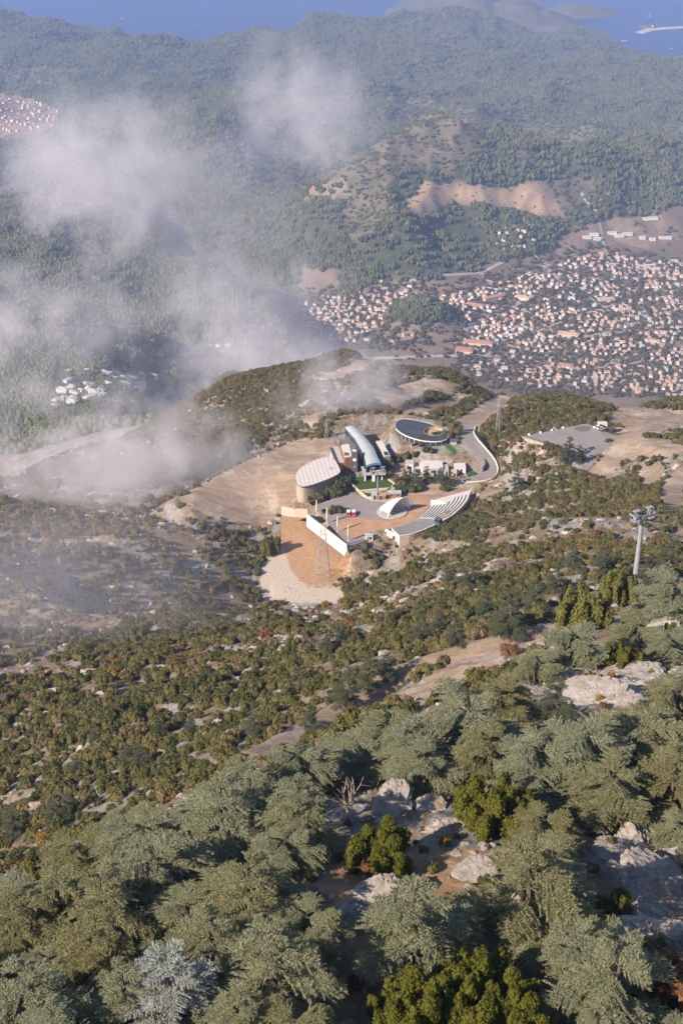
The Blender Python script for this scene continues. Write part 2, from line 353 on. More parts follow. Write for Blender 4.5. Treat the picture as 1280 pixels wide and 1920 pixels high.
def terrain_material():
    t = NT('terrain_ground', 0.95, 0.1)
    soil = t.ramp(t.noise(0.35, 5, 0.7), [(0.30, (0.10, 0.075, 0.045)), (0.48, (0.25, 0.185, 0.12)), (0.70, (0.37, 0.285, 0.20))])
    rockc = t.ramp(t.noise(0.9, 6, 0.75), [(0.25, (0.13, 0.12, 0.11)), (0.5, (0.36, 0.33, 0.30)), (0.75, (0.52, 0.48, 0.43))])
    v = t.n('ShaderNodeMapping'); t.l(t.pos(), v.inputs['Vector']); v.inputs['Rotation'].default_value = (0, 0, 0.9); v.inputs['Scale'].default_value = (1.0, 0.35, 1.0)
    rm = t.ramp(t.noise(0.085, 6, 0.72, v.outputs[0]), [(0.50, 0.0), (0.56, 1.0)])
    mt = t.mix(rm, soil, rockc)
    bare = t.ramp(t.noise(0.12, 6, 0.7), [(0.25, (0.36, 0.25, 0.17)), (0.5, (0.46, 0.34, 0.245)), (0.75, (0.55, 0.44, 0.34))])
    bv = t.n('ShaderNodeMapping'); t.l(t.pos(), bv.inputs['Vector']); bv.inputs['Rotation'].default_value = (0, 0, 0.5); bv.inputs['Scale'].default_value = (0.25, 1.4, 0.6)
    bare = t.mix(t.ramp(t.noise(0.22, 5, 0.7, bv.outputs[0]), [(0.42, 0.0), (0.60, 0.75)]), bare, (0.30, 0.215, 0.15))
    bare = t.mix(t.ramp(t.noise(0.05, 6, 0.75), [(0.52, 0.0), (0.60, 0.7)]), bare, (0.60, 0.50, 0.41))
    ragged = t.math('MULTIPLY', t.math('SUBTRACT', t.noise(0.35, 6, 0.75), 0.5), 1.3)
    soft = lambda nm: t.ramp(t.math('ADD', t.attr(nm), ragged), [(0.32, 0.0), (0.62, 1.0)])
    mt = t.mix(soft('bare'), mt, bare)
    mt = t.mix(soft('orange'), mt, t.ramp(t.noise(0.5, 5, 0.7), [(0.3, (0.42, 0.25, 0.14)), (0.55, (0.52, 0.325, 0.19)), (0.8, (0.58, 0.39, 0.25))]))
    mt = t.mix(soft('gravel'), mt, t.ramp(t.noise(1.6, 4, 0.8), [(0.3, (0.40, 0.30, 0.22)), (0.5, (0.62, 0.52, 0.42)), (0.75, (0.72, 0.63, 0.54))]))
    mt = t.mix(t.attr('road'), mt, t.ramp(t.noise(0.4, 4), [(0.3, (0.33, 0.28, 0.235)), (0.7, (0.42, 0.36, 0.30))]))
    # lowland: forest floor, dry hillside, ploughed plain
    dry = t.ramp(t.noise(0.012, 7, 0.75), [(0.3, (0.09, 0.085, 0.05)), (0.46, (0.15, 0.125, 0.08)), (0.60, (0.23, 0.18, 0.13)), (0.75, (0.36, 0.31, 0.26))])
    dry = t.mix(t.math('MULTIPLY', t.attr('bare'), 0.9), dry, t.ramp(t.noise(0.02, 6, 0.75), [(0.3, (0.30, 0.20, 0.12)), (0.55, (0.42, 0.29, 0.18)), (0.8, (0.50, 0.38, 0.26))]))
    floor = t.ramp(t.noise(0.05, 5, 0.7), [(0.3, (0.045, 0.06, 0.025)), (0.6, (0.08, 0.09, 0.04)), (0.8, (0.15, 0.13, 0.075))])
    low = t.mix(t.attr('forest'), dry, floor)
    vo = t.n('ShaderNodeTexVoronoi', voronoi_dimensions='2D'); vo.inputs['Scale'].default_value = 0.0095; t.l(t.pos(), vo.inputs['Vector'])
    sep = t.n('ShaderNodeSeparateColor'); t.l(vo.outputs['Color'], sep.inputs[0])
    fc = t.ramp(sep.outputs[0], [(0.0, (0.20, 0.135, 0.10)), (0.25, (0.27, 0.18, 0.13)), (0.45, (0.22, 0.165, 0.12)), (0.65, (0.15, 0.14, 0.08)), (0.8, (0.30, 0.22, 0.15)), (1.0, (0.24, 0.16, 0.125))], 'CONSTANT')
    fc = t.mix(t.ramp(t.noise(0.03, 6, 0.75), [(0.4, 0.0), (0.62, 0.65)]), fc, (0.13, 0.125, 0.07))
    low = t.mix(t.attr('field'), low, fc)
    t.base(t.mix(t.attr('mountain'), low, mt))
    t.bump(t.noise(1.1, 10, 0.82), 1.0, 0.9)
    return t.m
me.materials.append(terrain_material())

def sea_material():
    t = NT('sea_water', 0.35, 0.12)
    t.base(t.ramp(t.noise(0.0006, 4), [(0.3, (0.002, 0.035, 0.13)), (0.7, (0.003, 0.042, 0.155))]))
    t.bump(t.noise(0.03, 5, 0.7), 0.25, 4.0); return t.m
s = bpy.data.meshes.new('sea'); s.from_pydata([(-12000, 5000, 0), (12000, 5000, 0), (12000, 30000, 0), (-12000, 30000, 0)], [], [(0, 1, 2, 3)])
s.materials.append(sea_material()); so = bpy.data.objects.new('sea', s); COL.objects.link(so); so['kind'] = 'structure'
# ------------------------------------------------------------------ building blocks
def thing(name, label, cat, loc=(0, 0, 0), rz=0.0, sc=1.0, group=None):
    o = bpy.data.objects.new(name, None); o.empty_display_size = 0.5; COL.objects.link(o); o.location = tuple(float(v) for v in loc); o.rotation_euler = (0, 0, rz)
    o.scale = (sc, sc, sc) if not hasattr(sc, '__len__') else sc
    o['label'] = label; o['category'] = cat
    if group: o['group'] = group
    return o
def link(name, mesh, parent=None, loc=(0, 0, 0), rz=0.0, rot=None):
    o = bpy.data.objects.new(name, mesh); COL.objects.link(o); o.location = tuple(float(v) for v in loc); o.rotation_euler = rot if rot is not None else (0, 0, rz)
    if parent: o.parent = parent
    return o
def tag(o, label, cat, group=None):
    o['label'] = label; o['category'] = cat
    if group: o['group'] = group
    return o
def mesh_from(name, V, Fc, mat=None, smooth=False):
    m = bpy.data.meshes.new(name); m.from_pydata([tuple(map(float, v)) for v in V], [], [tuple(map(int, f)) for f in Fc])
    if mat: m.materials.append(mat)
    if smooth: m.shade_smooth()
    m.update(); return m
def tri_mesh(name, T, mat):                    # T: n x 3 x 3 array of loose triangles
    n = len(T); m = bpy.data.meshes.new(name); m.vertices.add(n*3); m.vertices.foreach_set('co', T.astype(np.float32).ravel())
    m.loops.add(n*3); m.loops.foreach_set('vertex_index', np.arange(n*3, dtype=np.int32)); m.polygons.add(n); m.polygons.foreach_set('loop_start', np.arange(0, n*3, 3, dtype=np.int32))
    m.update(calc_edges=True); m.materials.append(mat); return m
class MB:
    """collects boxes, prisms, bars into one mesh"""
    def __init__(s): s.V = []; s.F = []
    def add(s, V, Fc):
        k = len(s.V); s.V += [tuple(map(float, v)) for v in V]; s.F += [tuple(i+k for i in f) for f in Fc]; return s
    def box(s, c, size, rz=0.0):
        hx, hy, hz = size[0]/2, size[1]/2, size[2]/2; ca, sa = math.cos(rz), math.sin(rz)
        V = [(c[0]+x*ca-y*sa, c[1]+x*sa+y*ca, c[2]+z) for z in (-hz, hz) for x, y in ((-hx, -hy), (hx, -hy), (hx, hy), (-hx, hy))]
        return s.add(V, [(3, 2, 1, 0), (4, 5, 6, 7), (0, 1, 5, 4), (1, 2, 6, 5), (2, 3, 7, 6), (3, 0, 4, 7)])
    def prism(s, poly, z0, z1):                # poly: xy loop, z1 may be a list of heights
        n = len(poly); zt = z1 if hasattr(z1, '__len__') else [z1]*n; zb = z0 if hasattr(z0, '__len__') else [z0]*n
        V = [(p[0], p[1], b) for p, b in zip(poly, zb)]+[(p[0], p[1], t) for p, t in zip(poly, zt)]
        return s.add(V, [tuple(range(n-1, -1, -1)), tuple(range(n, 2*n))]+[(i, (i+1) % n, n+(i+1) % n, n+i) for i in range(n)])
    def bar(s, a, b, r, n=4, r2=None):
        a = Vector(tuple(map(float, a))); b = Vector(tuple(map(float, b))); d = (b-a).normalized(); u = d.orthogonal().normalized(); v = d.cross(u); r2 = r if r2 is None else r2
        V = [a+(u*math.cos(2*math.pi*k/n+.785)+v*math.sin(2*math.pi*k/n+.785))*r for k in range(n)]+[b+(u*math.cos(2*math.pi*k/n+.785)+v*math.sin(2*math.pi*k/n+.785))*r2 for k in range(n)]
        return s.add(V, [tuple(range(n-1, -1, -1)), tuple(range(n, 2*n))]+[(i, (i+1) % n, n+(i+1) % n, n+i) for i in range(n)])
    def tube(s, pts, radii, n=6):
        pts = [Vector(tuple(map(float, p))) for p in pts]
        for i in range(len(pts)-1): s.bar(pts[i], pts[i+1], radii[i], n, radii[i+1])
        return s
    def build(s, name, mat, parent=None, loc=(0, 0, 0), rz=0.0, smooth=False):
        return link(name, mesh_from(name, s.V, s.F, mat, smooth), parent, loc, rz)
def recalc(o):
    bm = bmesh.new(); bm.from_mesh(o.data); bmesh.ops.recalc_face_normals(bm, faces=bm.faces); bm.to_mesh(o.data); bm.free(); return o
def plain(name, c, rough=0.7, spec=0.3, var=0.12, scale=0.6, metal=0.0):
    t = NT(name, rough, spec); lo = tuple(x*(1-var) for x in c); hi = tuple(min(1, x*(1+var)) for x in c)
    t.base(t.ramp(t.noise(scale, 5, 0.7), [(0.3, lo), (0.7, hi)])); t.b.inputs['Metallic'].default_value = metal; return t.m
def leaf_mat(name, stops, per_leaf=0.35, trans=0.3):
    """foliage: colour drifts per plant and with small noise along the leaves; some light passes through"""
    t = NT(name, 0.75, 0.12); oi = t.n('ShaderNodeObjectInfo')
    c = t.ramp(oi.outputs['Random'], stops) if len(stops) > 1 else None
    base = c if c is not None else stops[0][1]
    f = t.ramp(t.noise(1.1, 3, 0.7), [(0.3, 1-per_leaf), (0.7, 1+per_leaf*0.0)])
    mx = t.n('ShaderNodeMix', data_type='RGBA', blend_type='MULTIPLY'); mx.inputs['Factor'].default_value = 1
    if isinstance(base, tuple): mx.inputs[6].default_value = (*base, 1)
    else: t.l(base, mx.inputs[6])
    t.l(f, mx.inputs[7]); t.base(mx.outputs[2])
    if trans:
        tr = t.n('ShaderNodeBsdfTranslucent'); t.l(mx.outputs[2], tr.inputs['Color']); ms = t.n('ShaderNodeMixShader'); ms.inputs[0].default_value = trans
        out = t.t.nodes['Material Output']; t.l(t.b.outputs[0], ms.inputs[1]); t.l(tr.outputs[0], ms.inputs[2]); t.l(ms.outputs[0], out.inputs['Surface'])
    return t.m
M = {}
M['bark'] = plain('bark', (0.13, 0.10, 0.075), 0.9, 0.1, 0.35, 3.0)
M['dead_wood'] = plain('dead_wood', (0.33, 0.27, 0.22), 0.9, 0.1, 0.3, 3.0)
M['cedar'] = leaf_mat('cedar_needles', [(0.0, (0.285, 0.265, 0.120)), (0.5, (0.315, 0.318, 0.185)), (1.0, (0.318, 0.330, 0.205))])
M['cedar_blue'] = leaf_mat('cedar_needles_silver', [(0.0, (0.44, 0.46, 0.41))])
M['cedar_dark'] = leaf_mat('cedar_needles_dark', [(0.0, (0.115, 0.135, 0.075)), (1.0, (0.16, 0.175, 0.11))])
M['juniper'] = leaf_mat('juniper_leaves', [(0.0, (0.135, 0.140, 0.018)), (1.0, (0.165, 0.155, 0.024))])
M['pine'] = leaf_mat('pine_needles', [(0.0, (0.16, 0.165, 0.035)), (1.0, (0.21, 0.20, 0.05))])
M['bush'] = leaf_mat('maquis_leaves', [(0.0, (0.060, 0.066, 0.020)), (0.25, (0.085, 0.085, 0.026)), (0.5, (0.068, 0.075, 0.024)), (0.78, (0.110, 0.100, 0.036)), (0.88, (0.13, 0.10, 0.05)), (0.94, (0.19, 0.105, 0.055)), (1.0, (0.25, 0.12, 0.03))])
M['bush_dark'] = leaf_mat('evergreen_oak_leaves', [(0.0, (0.10, 0.11, 0.034)), (1.0, (0.15, 0.148, 0.05))])
M['bush_olive'] = leaf_mat('olive_green_leaves', [(0.0, (0.165, 0.155, 0.052)), (0.6, (0.20, 0.172, 0.066)), (1.0, (0.26, 0.198, 0.092))])
M['bush_rust'] = leaf_mat('rust_leaves', [(0.0, (0.26, 0.125, 0.055)), (1.0, (0.22, 0.12, 0.07))])
M['bush_gold'] = leaf_mat('golden_leaves', [(0.0, (0.36, 0.20, 0.045)), (1.0, (0.33, 0.22, 0.06))])
M['bush_mauve'] = leaf_mat('bare_mauve_twigs', [(0.0, (0.25, 0.19, 0.14)), (1.0, (0.28, 0.21, 0.16))])
M['forest'] = leaf_mat('pine_forest_crowns', [(0.0, (0.075, 0.098, 0.034)), (0.4, (0.105, 0.125, 0.044)), (0.8, (0.145, 0.150, 0.054)), (1.0, (0.19, 0.17, 0.07))], 0.3, 0.0)
M['rock'] = None
def rock_material():
    t = NT('limestone', 0.9, 0.15)
    c = t.ramp(t.noise(0.8, 7, 0.75), [(0.25, (0.16, 0.135, 0.115)), (0.42, (0.40, 0.345, 0.30)), (0.62, (0.60, 0.53, 0.47))])
    c = t.mix(t.ramp(t.noise(0.25, 4, 0.6), [(0.55, 0.0), (0.70, 0.75)]), c, (0.38, 0.23, 0.13))
    t.base(c); t.bump(t.noise(1.6, 8, 0.85), 1.0, 0.5); return t.m
M['rock'] = rock_material()

def unit(v): return v/np.maximum(np.linalg.norm(v, axis=-1, keepdims=True), 1e-9)
def blades(P, D, L, Wd, rg):
    """one thin triangle from each point P along D"""
    side = unit(np.cross(D, rg.normal(size=D.shape))); Lr = L*(0.7+0.6*rg.random(len(P)))[:, None]; w = Wd*(0.7+0.6*rg.random(len(P)))[:, None]
    return np.stack([P-side*w, P+side*w, P+D*Lr], 1)
def leaves(P, N, size, rg):
    """one small tilted triangle at each point, roughly facing N"""
    n = unit(N+rg.normal(size=N.shape)*0.55); a = unit(np.cross(n, rg.normal(size=n.shape))); b = np.cross(n, a); s = size*(0.6+0.8*rg.random(len(P)))[:, None]
    return np.stack([P+a*s, P-a*0.6*s+b*0.8*s, P-a*0.6*s-b*0.8*s], 1)
def ico(sub=1):
    bm = bmesh.new(); bmesh.ops.create_icosphere(bm, subdivisions=sub, radius=1); V = np.array([v.co[:] for v in bm.verts]); Fc = np.array([[v.index for v in f.verts] for f in bm.faces]); bm.free(); return V, Fc
ICO1 = ico(2); ICO3 = ico(3); ICO5 = ico(5)
def core(c, r, rg, jit=0.25, base=ICO1):
    V, Fc = base; k = 1+jit*(rg.random(len(V))-0.5)*2; return (V*k[:, None]*np.asarray(r)+np.asarray(c))[Fc]

def cedar_meshes(seed, H, R, flat, mats, dens=1.0):
    """tiers of flat sprays of needles on a tapered trunk: returns crown and trunk meshes"""
    rg = np.random.default_rng(seed); T = []; wood = MB()
    lean = rg.normal(size=2)*0.03*H
    tr = [np.array([lean[0]*t, lean[1]*t, H*t]) for t in (0, 0.25, 0.5, 0.75, 0.97)]; tr[0][2] = -1.5
    wood.tube(tr, [0.034*H, 0.027*H, 0.019*H, 0.011*H, 0.003*H], 6)
    ntier = max(4, int(H/1.6*dens)); up = np.array([0, 0, 1.0])
    for ti in range(ntier):
        t0 = 0.14+0.84*((ti+0.5)/ntier); per = int(5+3*(1-t0)); az0 = rg.random()*6.28
        for k in range(per):
            t = min(max(t0+rg.normal()*0.03, 0.08), 0.99); az = az0+2*math.pi*k/per+rg.normal()*0.3
            prof = (1-t)**(0.72 if not flat else 0.34)*(0.62+0.38*min(1, t/0.3))
            L = R*prof*(0.50+0.75*rg.random())+0.6
            o = np.array([lean[0]*t, lean[1]*t, H*t]); tilt = 0.06+0.30*t**2+rg.normal()*0.07; droop = 0.09
            ax = np.array([math.cos(az), math.sin(az), 0.0]); sd = np.array([-ax[1], ax[0], 0.0])
            f = lambda s: o+ax*(L*s)+up*(L*(tilt*s-droop*2.2*s*s))
            if L > 1.2: wood.tube([f(0), f(0.45), f(0.85)], [0.010*H*(1-t*0.6), 0.006*H*(1-t*0.6), 0.002*H], 4)
            ns = max(7, int(L/0.145)); ss = np.linspace(0.15, 1.0, ns); P = []; D = []; sp_ = []
            for j, s_ in enumerate(ss):
                sg = 1 if j % 2 else -1; wl_ = L*0.58*(1-s_)**0.7*(0.30+0.70*min(1, s_/0.4))+0.22
                wl_ *= 0.6+0.75*rg.random(); nt = max(2, int(wl_/0.15)); q = (np.arange(nt)+rg.random(nt)*0.6)/nt
                dirn = unit(sd*sg*0.8+ax*0.62+up*(0.02+0.10*rg.normal()))
                p = f(s_)[None]+dirn[None]*(wl_*q)[:, None]; p[:, 2] += -0.20*wl_*q**2+rg.normal(size=nt)*0.025
                e_ = f(s_)+dirn*wl_*1.02+up*(-0.2*wl_); hw_ = unit(np.cross(dirn, up))*(0.05+0.032*wl_); sp_.append(np.stack([f(s_)-hw_+up*-0.03, f(s_)+hw_+up*-0.03, e_+up*-0.03])); sp_.append(np.stack([f(s_)+dirn*wl_*0.35-hw_*1.25+up*-0.06, f(s_)+dirn*wl_*0.35+hw_*1.25+up*-0.06, e_+dirn*0.12+up*-0.05]))
                P.append(p); D.append(np.repeat((dirn*0.75+ax*0.35)[None], nt, 0))
            P = np.concatenate(P); D = np.concatenate(D); T.append(np.array(sp_))
            for b in range(6):
                d = unit(D*(0.3+0.8*rg.random((len(P), 1)))+np.array([0, 0, 0.12])+rg.normal(size=P.shape)*np.array([0.4, 0.4, 0.24]))
                side = unit(np.cross(d, up+rg.normal(size=d.shape)*0.40)); Lr = 0.23*(0.7+0.6*rg.random(len(P)))[:, None]; w_ = 0.038*(0.7+0.6*rg.random(len(P)))[:, None]; Pj = P+rg.normal(size=P.shape)*0.03
                T.append(np.stack([Pj-side*w_, Pj+side*w_, Pj+d*Lr], 1))
    T = np.concatenate(T)
    return tri_mesh('cedar_crown', T, mats), mesh_from('cedar_trunk', wood.V, wood.F, M['bark'])
def blob_meshes(name, seed, lobes, size, n, mat, jit=0.25, stem_h=0.5):
    """shrub: lobes (centre, radii) each with a lumpy heart and a coat of small leaves"""
    rg = np.random.default_rng(seed); T = []; tot = sum(r[0]*r[2] for c, r in lobes)
    for c, r in lobes:
        c = np.array(c); r = np.array(r); T.append(core(c, r*0.84, rg, jit))
        k = int(n*r[0]*r[2]/tot); d = unit(rg.normal(size=(k, 3))); d[:, 2] = np.where(d[:, 2] < -0.35, -d[:, 2], d[:, 2])
        lump = 1+0.22*np.sin(d[:, 0]*5+seed)*np.cos(d[:, 1]*6+seed*2)*np.cos(d[:, 2]*4); P = c+d*r*(0.84+0.26*rg.random((k, 1)))*lump[:, None]
        T.append(leaves(P, d, size, rg))
    w = MB()
    for k in range(3): a = seed+k*2.1; w.tube([(0.1*math.cos(a), 0.1*math.sin(a), -0.9), (0.25*math.cos(a), 0.25*math.sin(a), stem_h)], [0.09, 0.05], 5)
    return tri_mesh(name, np.concatenate(T), mat), mesh_from(name+'_stem', w.V, w.F, M['bark'])
def shrub_lobes(seed, n, R, h):
    rg = np.random.default_rng(seed); out = []
    for k in range(n):
        a = k*2.4+rg.random(); d = R*(0.35+0.6*rg.random())*math.sqrt((k+0.3)/n); r = R*(0.26+0.26*rg.random()); out.append(((d*math.cos(a), d*math.sin(a), h*(0.45+0.22*rg.random())), (r, r, h*(0.42+0.2*rg.random()))))
    return out
def juniper_lobes(seed, n, R, h):
    rg = np.random.default_rng(seed); out = []
    for k in range(n):
        a = k*2.4+rg.random(); d = R*0.85*math.sqrt((k+0.2)/n); r = R*(0.13+0.12*rg.random()); hh = h*(0.6+0.4*rg.random())*(1-0.35*d/R)
        out.append(((d*math.cos(a), d*math.sin(a), hh*0.52), (r, r, hh*0.50)))
        out.append(((d*math.cos(a)+r*0.4*rg.normal(), d*math.sin(a)+r*0.4*rg.normal(), hh*0.8), (r*0.62, r*0.62, hh*0.26)))
    return out
def far_clump(seed):
    rg = np.random.default_rng(seed); T = []
    for k in range(7):
        a = k*2.4+rg.random(); d = 10*math.sqrt((k+0.3)/7); h = 7+4*rg.random(); r = 2.7+1.3*rg.random(); c = (d*math.cos(a), d*math.sin(a), h*0.42)
        T.append(core(c, (r, r, h*0.62), rg, 0.22)); 
        P = np.array(c)+unit(rg.normal(size=(16, 3)))*np.array([r, r, h*0.6]); T.append(leaves(P, unit(P-np.array(c)), 1.1, rg))
    return tri_mesh('pine_wood_crowns', np.concatenate(T), M['forest'])

def scatter(name, pts, scl, rot, var, sources, label, cat):
    """stuff: one object that instances the given source objects on its points"""
    m = bpy.data.meshes.new(name); n = len(pts); m.vertices.add(n); m.vertices.foreach_set('co', np.asarray(pts, np.float32).ravel())
    for nm, typ, a in (('scl', 'FLOAT', scl), ('rz', 'FLOAT', rot)):
        at = m.attributes.new(nm, typ, 'POINT'); at.data.foreach_set('value', np.asarray(a, np.float32))
    at = m.attributes.new('var', 'INT', 'POINT'); at.data.foreach_set('value', np.asarray(var, np.int32))
    o = link(name, m); o['kind'] = 'stuff'; o['label'] = label; o['category'] = cat
    g = bpy.data.node_groups.new(name+'_scatter', 'GeometryNodeTree')
    g.interface.new_socket('Geometry', in_out='INPUT', socket_type='NodeSocketGeometry'); g.interface.new_socket('Geometry', in_out='OUTPUT', socket_type='NodeSocketGeometry')
    N = g.nodes; Lk = g.links; gi = N.new('NodeGroupInput'); go = N.new('NodeGroupOutput'); j = N.new('GeometryNodeJoinGeometry')
    def named(nm, typ):
        x = N.new('GeometryNodeInputNamedAttribute'); x.data_type = typ; x.inputs['Name'].default_value = nm; return x.outputs['Attribute']
    sc_, rz_, va_ = named('scl', 'FLOAT'), named('rz', 'FLOAT'), named('var', 'INT')
    cx = N.new('ShaderNodeCombineXYZ'); Lk.new(rz_, cx.inputs[2]); er = N.new('FunctionNodeEulerToRotation'); Lk.new(cx.outputs[0], er.inputs[0])
    for k, src in enumerate(sources):
        cmp_ = N.new('FunctionNodeCompare'); cmp_.data_type = 'INT'; cmp_.operation = 'EQUAL'; Lk.new(va_, cmp_.inputs[2]); cmp_.inputs[3].default_value = k
        oi = N.new('GeometryNodeObjectInfo'); oi.transform_space = 'ORIGINAL'; oi.inputs['Object'].default_value = src; oi.inputs['As Instance'].default_value = True
        ip = N.new('GeometryNodeInstanceOnPoints'); Lk.new(gi.outputs[0], ip.inputs['Points']); Lk.new(cmp_.outputs[0], ip.inputs['Selection']); Lk.new(oi.outputs['Geometry'], ip.inputs['Instance']); Lk.new(er.outputs[0], ip.inputs['Rotation']); Lk.new(sc_, ip.inputs['Scale'])
        Lk.new(ip.outputs[0], j.inputs[0])
    Lk.new(j.outputs[0], go.inputs[0]); md = o.modifiers.new('scatter', 'NODES'); md.node_group = g
    return o
# ------------------------------------------------------------------ vegetation
def plant(name, label, cat, crown, stem, loc, rz, sc, group=None, crown_name='crown', stem_name='trunk'):
    t = thing(name, label, cat, loc, rz, sc, group); c = link(crown_name, crown, t); link(stem_name, stem, t); t['_w'] = 0; del t['_w']; return t, c
CED = [cedar_meshes(1, 7.6, 5.2, False, M['cedar']), cedar_meshes(2, 8.6, 5.4, False, M['cedar']), cedar_meshes(3, 6.0, 5.6, True, M['cedar'], 1.1), cedar_meshes(4, 8.0, 4.8, False, M['cedar'], 1.1), cedar_meshes(5, 5.6, 5.2, True, M['cedar'])]
CEDW = [9.4, 9.6, 10.6, 8.6, 9.8]
CED_BLUE = cedar_meshes(11, 8.5, 4.4, False, M['cedar_blue'], 1.15)
CED_DARK = [cedar_meshes(21, 10, 3.6, False, M['cedar_dark'], 0.9), cedar_meshes(22, 11, 3.8, False, M['cedar_dark'], 0.9)]
JUN = [blob_meshes('juniper_foliage', 31+k, juniper_lobes(31+k, 17, 2.6, 3.6), 0.085, 16000, M['juniper'], 0.2) for k in range(2)]
PINE = [blob_meshes('pine_foliage', 41+k, juniper_lobes(41+k, 18, 3.2, 6.0), 0.17, 8000, M['pine'], 0.3, 1.5) for k in range(2)]
def at_crown(px, py, wpx, wm, ymin, ymax, frac=0.42, hm=1.0):
    """stand a plant so that its crown centre falls on the pixel: returns base and scale"""
    g = G(px, py, ymin, ymax); sc = 1.0
    for _ in range(3):
        mpp = math.sqrt(g[0]**2+g[1]**2+(CAMZ-g[2])**2)/FPX; sc = wpx*mpp/wm
        dpy = frac*hm*sc*0.80/mpp; g = G(px, py+dpy, ymin, ymax)
    return g, sc
placed = []; KEEP = [(715,1590,95),(925,1510,105),(800,1880,110),(890,1850,110),(960,1890,95),(1160,1235,60),(325,1850,95),(650,1500,70),(840,1555,60),(255,1625,30),(1275,1850,60),(690,1690,70),(945,1290,35),(960,1425,45)]
def tree_at(name, label, cat, meshes, px, py, wpx, wm, hm, group, ymin=36, ymax=420, cn='crown', sn='trunk'):
    g, sc = at_crown(px, py, wpx, wm, ymin, ymax, 0.45, hm); g[2] -= 0.15
    placed.append((g[0], g[1], wm*sc/2)); return plant(name, label, cat, meshes[0], meshes[1], g, random.random()*6.28, sc, group, cn, sn)
FB = np.array([(-200,1700),(0,1640),(200,1545),(400,1465),(640,1400),(720,1345),(800,1325),(900,1300),(960,1250),(1040,1210),(1120,1165),(1280,1100),(1480,1030)])
OPEN = [[(590,1655),(650,1625),(780,1610),(960,1600),(960,1640),(800,1690),(700,1720),(600,1745)], [(700,1510),(830,1490),(870,1500),(850,1600),(780,1560),(700,1540)], [(1130,1560),(1200,1520),(1300,1540),(1300,1790),(1200,1780),(1150,1680)],
        [(975,1330),(1060,1250),(1180,1190),(1300,1130),(1300,1200),(1230,1240),(1190,1330),(1100,1355)], [(660,1590),(800,1540),(800,1640),(640,1650)]]
FG = [(70,1880,250,0),(190,1800,230,1),(520,1840,290,1),(470,1690,250,0),(300,1660,270,2),(120,1700,220,3),(420,1545,260,0),(270,1590,200,4),(560,1530,200,1),(150,1615,170,4),(30,1740,190,0),(660,1425,190,2),(560,1450,170,2),(480,1490,160,3),(720,1385,170,4),(860,1385,280,2),(800,1450,200,2),(770,1760,300,1),(985,1690,290,1),(1150,1840,280,0),(600,1790,150,3),(1080,1420,240,2),(1185,1400,260,2),(1255,1330,170,4),(1255,1470,190,0),(1130,1490,210,2),(1000,1440,200,4),(1075,1225,170,4),(1005,1265,130,4),(1190,1205,150,4),(1260,1130,170,4),(1245,1215,110,4),(940,1330,170,2),(1265,1560,120,3),(200,1710,220,0),(400,1780,230,0),(240,1880,200,3),(1060,1800,200,3),(1010,1560,150,4),(920,1420,190,2)]
LM = [(325,1850,'the silvery cedar'),(650,1500,'the bleached bare tree'),(840,1555,'the large pale boulder'),(1100,1300,'the white rock slabs'),(1275,1850,'the rusty shrub'),(1186,1110,'the tall lift pylon'),(560,1400,'the dirt track'),(880,1850,'the dark juniper clump'),(255,1625,'the narrow golden conifer'),(84,1575,'the glowing orange shrub'),(960,1425,'the olive gold shrub'),(1220,1640,'the steep rock face')]
SHAPE = ['spreading', 'tall', 'flat-topped', 'upright', 'low flat']
def near_mark(px, py, marks): return min(marks, key=lambda m: math.hypot(px-m[0], py-m[1]))[2]
def cedar_label(px, py, v): l = f'{SHAPE[v]} grey-green cedar in the dense stand near {near_mark(px, py, LM)}'; return l, l.replace(' cedar ', ' cedars ')
for px, py, w, v in FG:
    lab, gr = cedar_label(px, py, v); tree_at('cedar_tree', lab, 'cedar', CED[v], px, py, w*0.9, CEDW[v], 6 if v in (2, 4) else 8, gr)
tree_at('cedar_tree', 'silvery blue cedar standing out among the grey-green cedars', 'cedar', CED_BLUE, 325, 1850, 210, 8.8, 9, None)
tree_at('cedar_tree', 'dark cedar with bare lower limbs against the white rock slab', 'cedar', CED_DARK[0], 1040, 1335, 105, 7.4, 10, None)
fill = 0
for gy in range(1180, 1960, 62):
    for gx in range(-120, 1420, 96):
        px = gx+random.uniform(-40, 40); py = gy+random.uniform(-25, 25)
        if py < np.interp(px, FB[:, 0], FB[:, 1])+30 or math.hypot(px-1186, py-1115) < 75 or any(in_poly(np.array([px]), np.array([py]), p)[0] for p in OPEN): continue
        wf = random.uniform(105, 170); ring = np.array([(px+0.42*wf*math.cos(a_), py+0.30*wf*math.sin(a_)) for a_ in np.linspace(0, 6.28, 9)])
        if any(in_poly(ring[:, 0], ring[:, 1], p).sum() > 1 for p in OPEN) or any(math.hypot(px-a_, (py-b_)*1.2) < c_+0.36*wf for a_, b_, c_ in KEEP): continue
        g = G(px, py+40)
        if any(math.hypot(g[0]-a, g[1]-b) < 0.70*r_ for a, b, r_ in placed): continue
        v = random.choice((0, 1, 2, 2, 3, 4, 4)); fill += 1; lab, gr = cedar_label(px, py, v)
        tree_at('cedar_tree', lab, 'cedar', CED[v], px, py, wf, CEDW[v], 7, gr)
